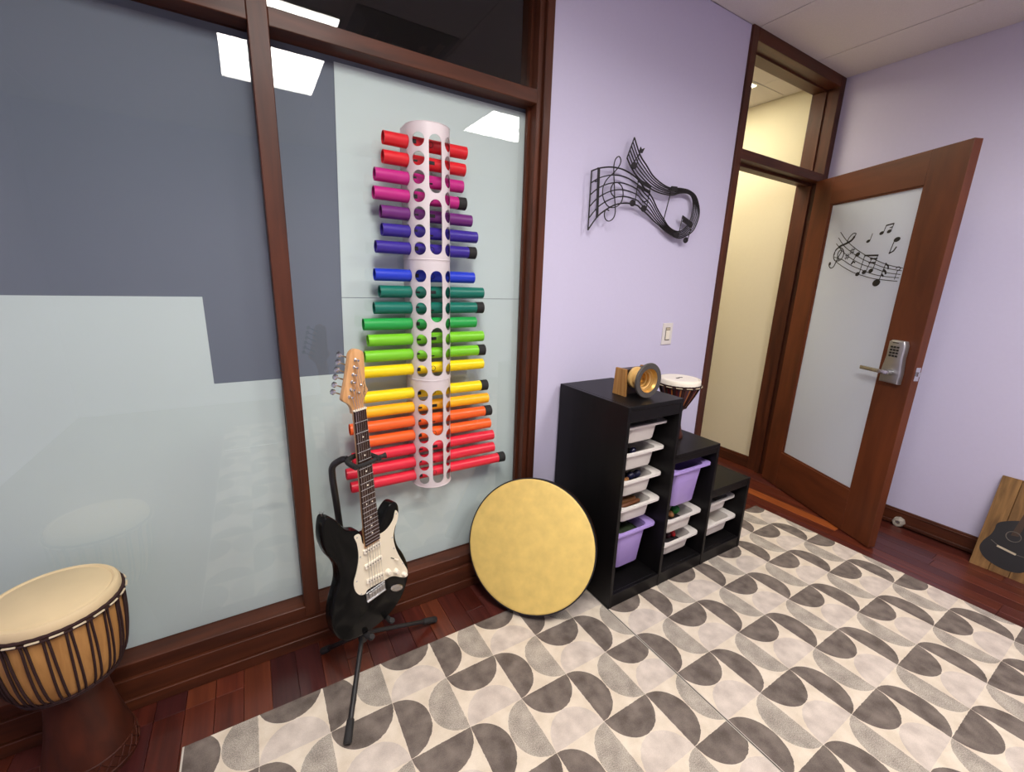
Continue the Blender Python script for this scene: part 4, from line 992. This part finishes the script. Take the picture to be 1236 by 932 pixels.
for (a, b), (c, d) in zip(POST, BTN):
    bm = bmesh.new(); lathe(bm, [(0.0055, 0), (0.0055, 0.002), (0.0032, 0.003), (0.0030, 0.015), (0.0035, 0.016), (0, 0.017)], 12, Matrix.Translation((a, NY+0.001, b+BASE)) @ RX); po = build('tuner_post', bm, M['chrome'], gt, True)
    bm = bmesh.new(); dv = Vector((c-a, 0, d-b)).normalized()
    tube(bm, [Vector((a, 0.013, b+BASE)), Vector((c, 0.013, d+BASE))], 0.0022, 8)
    q = Vector((c, 0.013, d+BASE)); tube(bm, [q-dv*0.002, q, q+dv*0.006, q+dv*0.009], [0.004, 0.009, 0.009, 0.005], 10)
    build('tuner_button', bm, M['chrome'], gt, True)
for a, b in ((.003, .724), (-.007, .702)):
    bm = bmesh.new(); lathe(bm, [(0.004, 0), (0.004, 0.006), (0.002, 0.008), (0, 0.008)], 10, Matrix.Translation((a+0.01, NY+0.001, b+BASE)) @ RX); build('string_tree', bm, M['chrome'], gt, True)
# script lettering on the headstock
lg = cr([(.024,.684),(.028,.690),(.021,.693),(.025,.700),(.028,.697),(.024,.705),(.029,.706),(.023,.714),(.029,.713),(.026,.722),(.024,.728),(.029,.733)], 4)
bm = bmesh.new(); ribbon(bm, g(lg), 0.0014, NY+0.0004, NY+0.0011); build('script_lettering', bm, M['print_black'], hs)
# pickups, bridge, controls
for zt, sl in ((.162, 0), (.104, 0), (.041, -0.010)):
    bm = bmesh.new()
    ribbon(bm, g([(-.034, zt-sl*0.6), (-.030, zt-sl*0.5), (.030, zt+sl*0.5), (.034, zt+sl*0.6)]), [0.012, 0.017, 0.017, 0.012], -0.0100, -0.0025); bevel_all(bm, 0.0015); pk = build('pickup', bm, M['cream_part'], gt); pk['label'] = 'white single-coil pickup'
    for s in range(6):
        xx = -0.025+s*0.010
        bm = bmesh.new(); lathe(bm, [(0, 0.0105), (0.0026, 0.0105), (0.0026, 0.008)], 8, Matrix.Translation((xx, 0, zt+sl*xx/0.06+BASE)) @ RX); build('pole_piece', bm, M['print_grey'], pk)
boxes('bridge_plate', [(-.038, .038, -0.005, -0.0005, -.032+BASE, .003+BASE)], M['satin_chrome'], gt, 0.001)
for s in range(6):
    xx = -0.0265+s*0.0106
    boxes('saddle', [(xx-.0048, xx+.0048, -0.013, -0.006, -.020+BASE, .001+BASE)], M['satin_chrome'], gt, 0.001)
bm = bmesh.new(); box(bm, -.038, .038, -0.008, -0.004, -.034+BASE, -.031+BASE); build('bridge_lip', bm, M['chrome'], gt)
for s in range(6):
    xx = -0.0265+s*0.0106; xn = -0.0175+s*0.007; pq = POST[5-s]
    bm = bmesh.new(); tube(bm, [(xx, -0.013, -.006+BASE), (xn, NY-0.0098, L0+BASE+0.002), (pq[0]+0.003, NY-0.008, pq[1]+BASE)], 0.00055 if s > 2 else 0.0008, 5); build('string', bm, M['chrome'], gt)
for a, b in ((.054, .030), (.088, .010), (.122, -.024)):
    bm = bmesh.new(); lathe(bm, [(0.0105, 0.0), (0.0105, 0.003), (0.0082, 0.005), (0.0075, 0.013), (0.0065, 0.0145), (0, 0.015)], 20, Matrix.Translation((a, -0.0025, b+BASE)) @ RX); build('control_knob', bm, M['cream_part'], gt, True)
bm = bmesh.new(); ribbon(bm, g([(.072, .075), (.098, .052)]), 0.003, -0.0032, -0.0022); build('switch_slot', bm, M['black_plastic'], pg)
bm = bmesh.new(); tube(bm, [(.086, -0.003, .062+BASE), (.093, -0.018, .060+BASE)], [0.0018, 0.0035], 8); build('pickup_switch', bm, M['cream_part'], gt)
bm = bmesh.new(); prism(bm, disc_pts((.087, -.062+BASE), .013, 24, .031, -0.6), -0.004, 0.0005, bevel=0.002, seg=2); jp = build('jack_plate', bm, M['chrome'], gt, True)
bm = bmesh.new(); prism(bm, disc_pts((.089, -.063+BASE), .006, 16, .018, -0.6), -0.0045, -0.003); build('jack_recess', bm, M['satin_chrome'], jp)
bm = bmesh.new(); tube(bm, [(-.138, 0.022, .336+BASE), (-.139, 0.022, .350+BASE), (-.139, 0.022, .355+BASE)], [0.004, 0.004, 0.008], 10); build('strap_button', bm, M['chrome'], gt, True)

# ------------------------------------------------------------------ guitar stand
gs = thing('guitar_stand', (-1.0, -0.212, 0.0), label='black tubular tripod stand holding the electric guitar', cat='guitar stand')
SO = Vector((-1.0, -0.212, 0.0))
W = lambda x, y, z: Vector((x, y, z))-SO
def gpt(s, d, t): return GO+Rg @ Vector((s, d, t))-SO
def stube(name, pts, r, mat=M['black_metal'], n=10):
    bm = bmesh.new(); tube(bm, pts, r, n); return build(name, bm, mat, gs, True)
hub = W(-1.0, -0.216, 0.145)
FEET = [(-1.112, -0.490, 0.0175), (-0.690, -0.146, 0.0115), (-1.128, -0.085, 0.0115)]
for f in FEET:
    e = W(*f); d = (e-hub)
    lg_ = stube('leg', [hub, hub+d*0.93], 0.0085)
    bm = bmesh.new(); tube(bm, [hub+d*0.80, hub+d*0.81, hub+d*0.985, e], [0.010, 0.0120, 0.0130, 0.010], 12); build('rubber_foot', bm, M['black_rubber'], lg_, True)
stube('hub', [hub+Vector((0, 0, 0.05)), hub+Vector((0, 0, 0.02)), hub+Vector((0, 0, -0.03))], [0.016, 0.019, 0.016])
topb = gpt(-0.055, 0.085, 0.50)
stube('pole', cr([hub+Vector((0, 0, 0.03)), hub+Vector((-0.03, 0.03, 0.2)), gpt(-0.060, 0.075, 0.34), gpt(-0.062, 0.075, 0.43), gpt(-0.058, 0.070, 0.462), gpt(-0.040, 0.052, 0.480), gpt(-0.030, 0.036, 0.484)], 6), 0.0105)
stube('yoke', cr([gpt(-0.042, -0.030, 0.478), gpt(-0.038, 0.020, 0.480), gpt(-0.015, 0.036, 0.482), gpt(0.015, 0.036, 0.482), gpt(0.036, 0.020, 0.480), gpt(0.040, -0.034, 0.478)], 6), 0.0085, M['black_rubber'])
bm = bmesh.new()
P_ = [gpt(-0.044, -0.018, 0.478), gpt(-0.030, -0.023, 0.476), gpt(0.0, -0.0245, 0.475), gpt(0.030, -0.025, 0.477), gpt(0.045, -0.022, 0.479)]
tube(bm, cr(P_, 4), 0.0062, 8); build('yoke_strap', bm, M['black_rubber'], gs, True)
bm = bmesh.new(); tube(bm, [gpt(0.038, -0.022, 0.479), gpt(0.060, -0.026, 0.478), gpt(0.068, -0.028, 0.478)], [0.006, 0.007, 0.010], 10); build('yoke_knob', bm, M['black_rubber'], gs, True)
for s in (-1, 1):
    stube('cradle_arm', cr([hub+Vector((0, 0, 0.035)), gpt(s*0.030, 0.060, -0.160), gpt(s*0.048, 0.045, -0.172), gpt(s*0.046, 0.015, -0.173), gpt(s*0.044, -0.012, -0.172), gpt(s*0.043, -0.020, -0.162)], 5), 0.0095, M['black_rubber'])

# ------------------------------------------------------------------ plank board with a printed guitar, leaning on the right wall
ang = math.atan2(0.135, 0.485)
bd = thing('guitar_plank_sign', (2.0, -1.162, 0.0), (0, ang, 0), 'wooden plank board printed with a black acoustic guitar, leaning on the right wall', 'wall sign')
# local: y negative = to the right, z up the board, front face at x = 0
BH = 0.508
for i in range(4):
    bm = bmesh.new(); w = 0.0735; box(bm, 0.0, 0.018, -(i+1)*w+0.0008, -i*w-0.0008, 0.0, BH); bevel_all(bm, 0.0012, 1); build('board_plank', bm, M['board_wood'], bd)
boxes('back_batten', [(0.018, 0.030, -0.28, -0.015, 0.10, 0.14), (0.018, 0.030, -0.28, -0.015, 0.36, 0.40)], M['board_wood'], bd)
f2 = lambda pts: [(-(p[0]-1.160), p[1]) for p in pts]
OUT = [(1.222,.272),(1.204,.250),(1.203,.215),(1.196,.180),(1.180,.140),(1.177,.098),(1.202,.060),(1.244,.040),(1.290,.034),(1.335,.046),(1.362,.085),(1.366,.130),(1.352,.170),(1.346,.205),(1.350,.245),(1.340,.285),(1.312,.302),(1.270,.300)]
bm = bmesh.new(); prism(bm, cr(f2(OUT), 4, True), -0.0012, 0.0002, axis='x'); build('guitar_print', bm, M['print_black'], bd)
bm = bmesh.new(); prism(bm, f2([(1.262,.215),(1.288,.220),(1.318,.505),(1.298,.505)]), -0.0016, -0.0010, axis='x'); build('neck_print', bm, M['print_brown'], bd)
bm = bmesh.new(); pr_ = disc_pts(f2([(1.273,.212)])[0], 0.026, 24); tube(bm, [(-0.0016, p[0], p[1]) for p in pr_], 0.0022, 5, closed=True); build('rosette_print', bm, M['print_grey'], bd)
bm = bmesh.new(); ribbon(bm, f2([(1.232,.140),(1.302,.128)]), 0.010, -0.0017, -0.0010, axis='x'); build('bridge_print', bm, M['print_pale'], bd)
bm = bmesh.new(); ribbon(bm, f2([(1.205,.160),(1.240,.140),(1.300,.128),(1.345,.130)]), 0.003, -0.0016, -0.0010, axis='x'); build('strap_print', bm, M['print_grey'], bd)
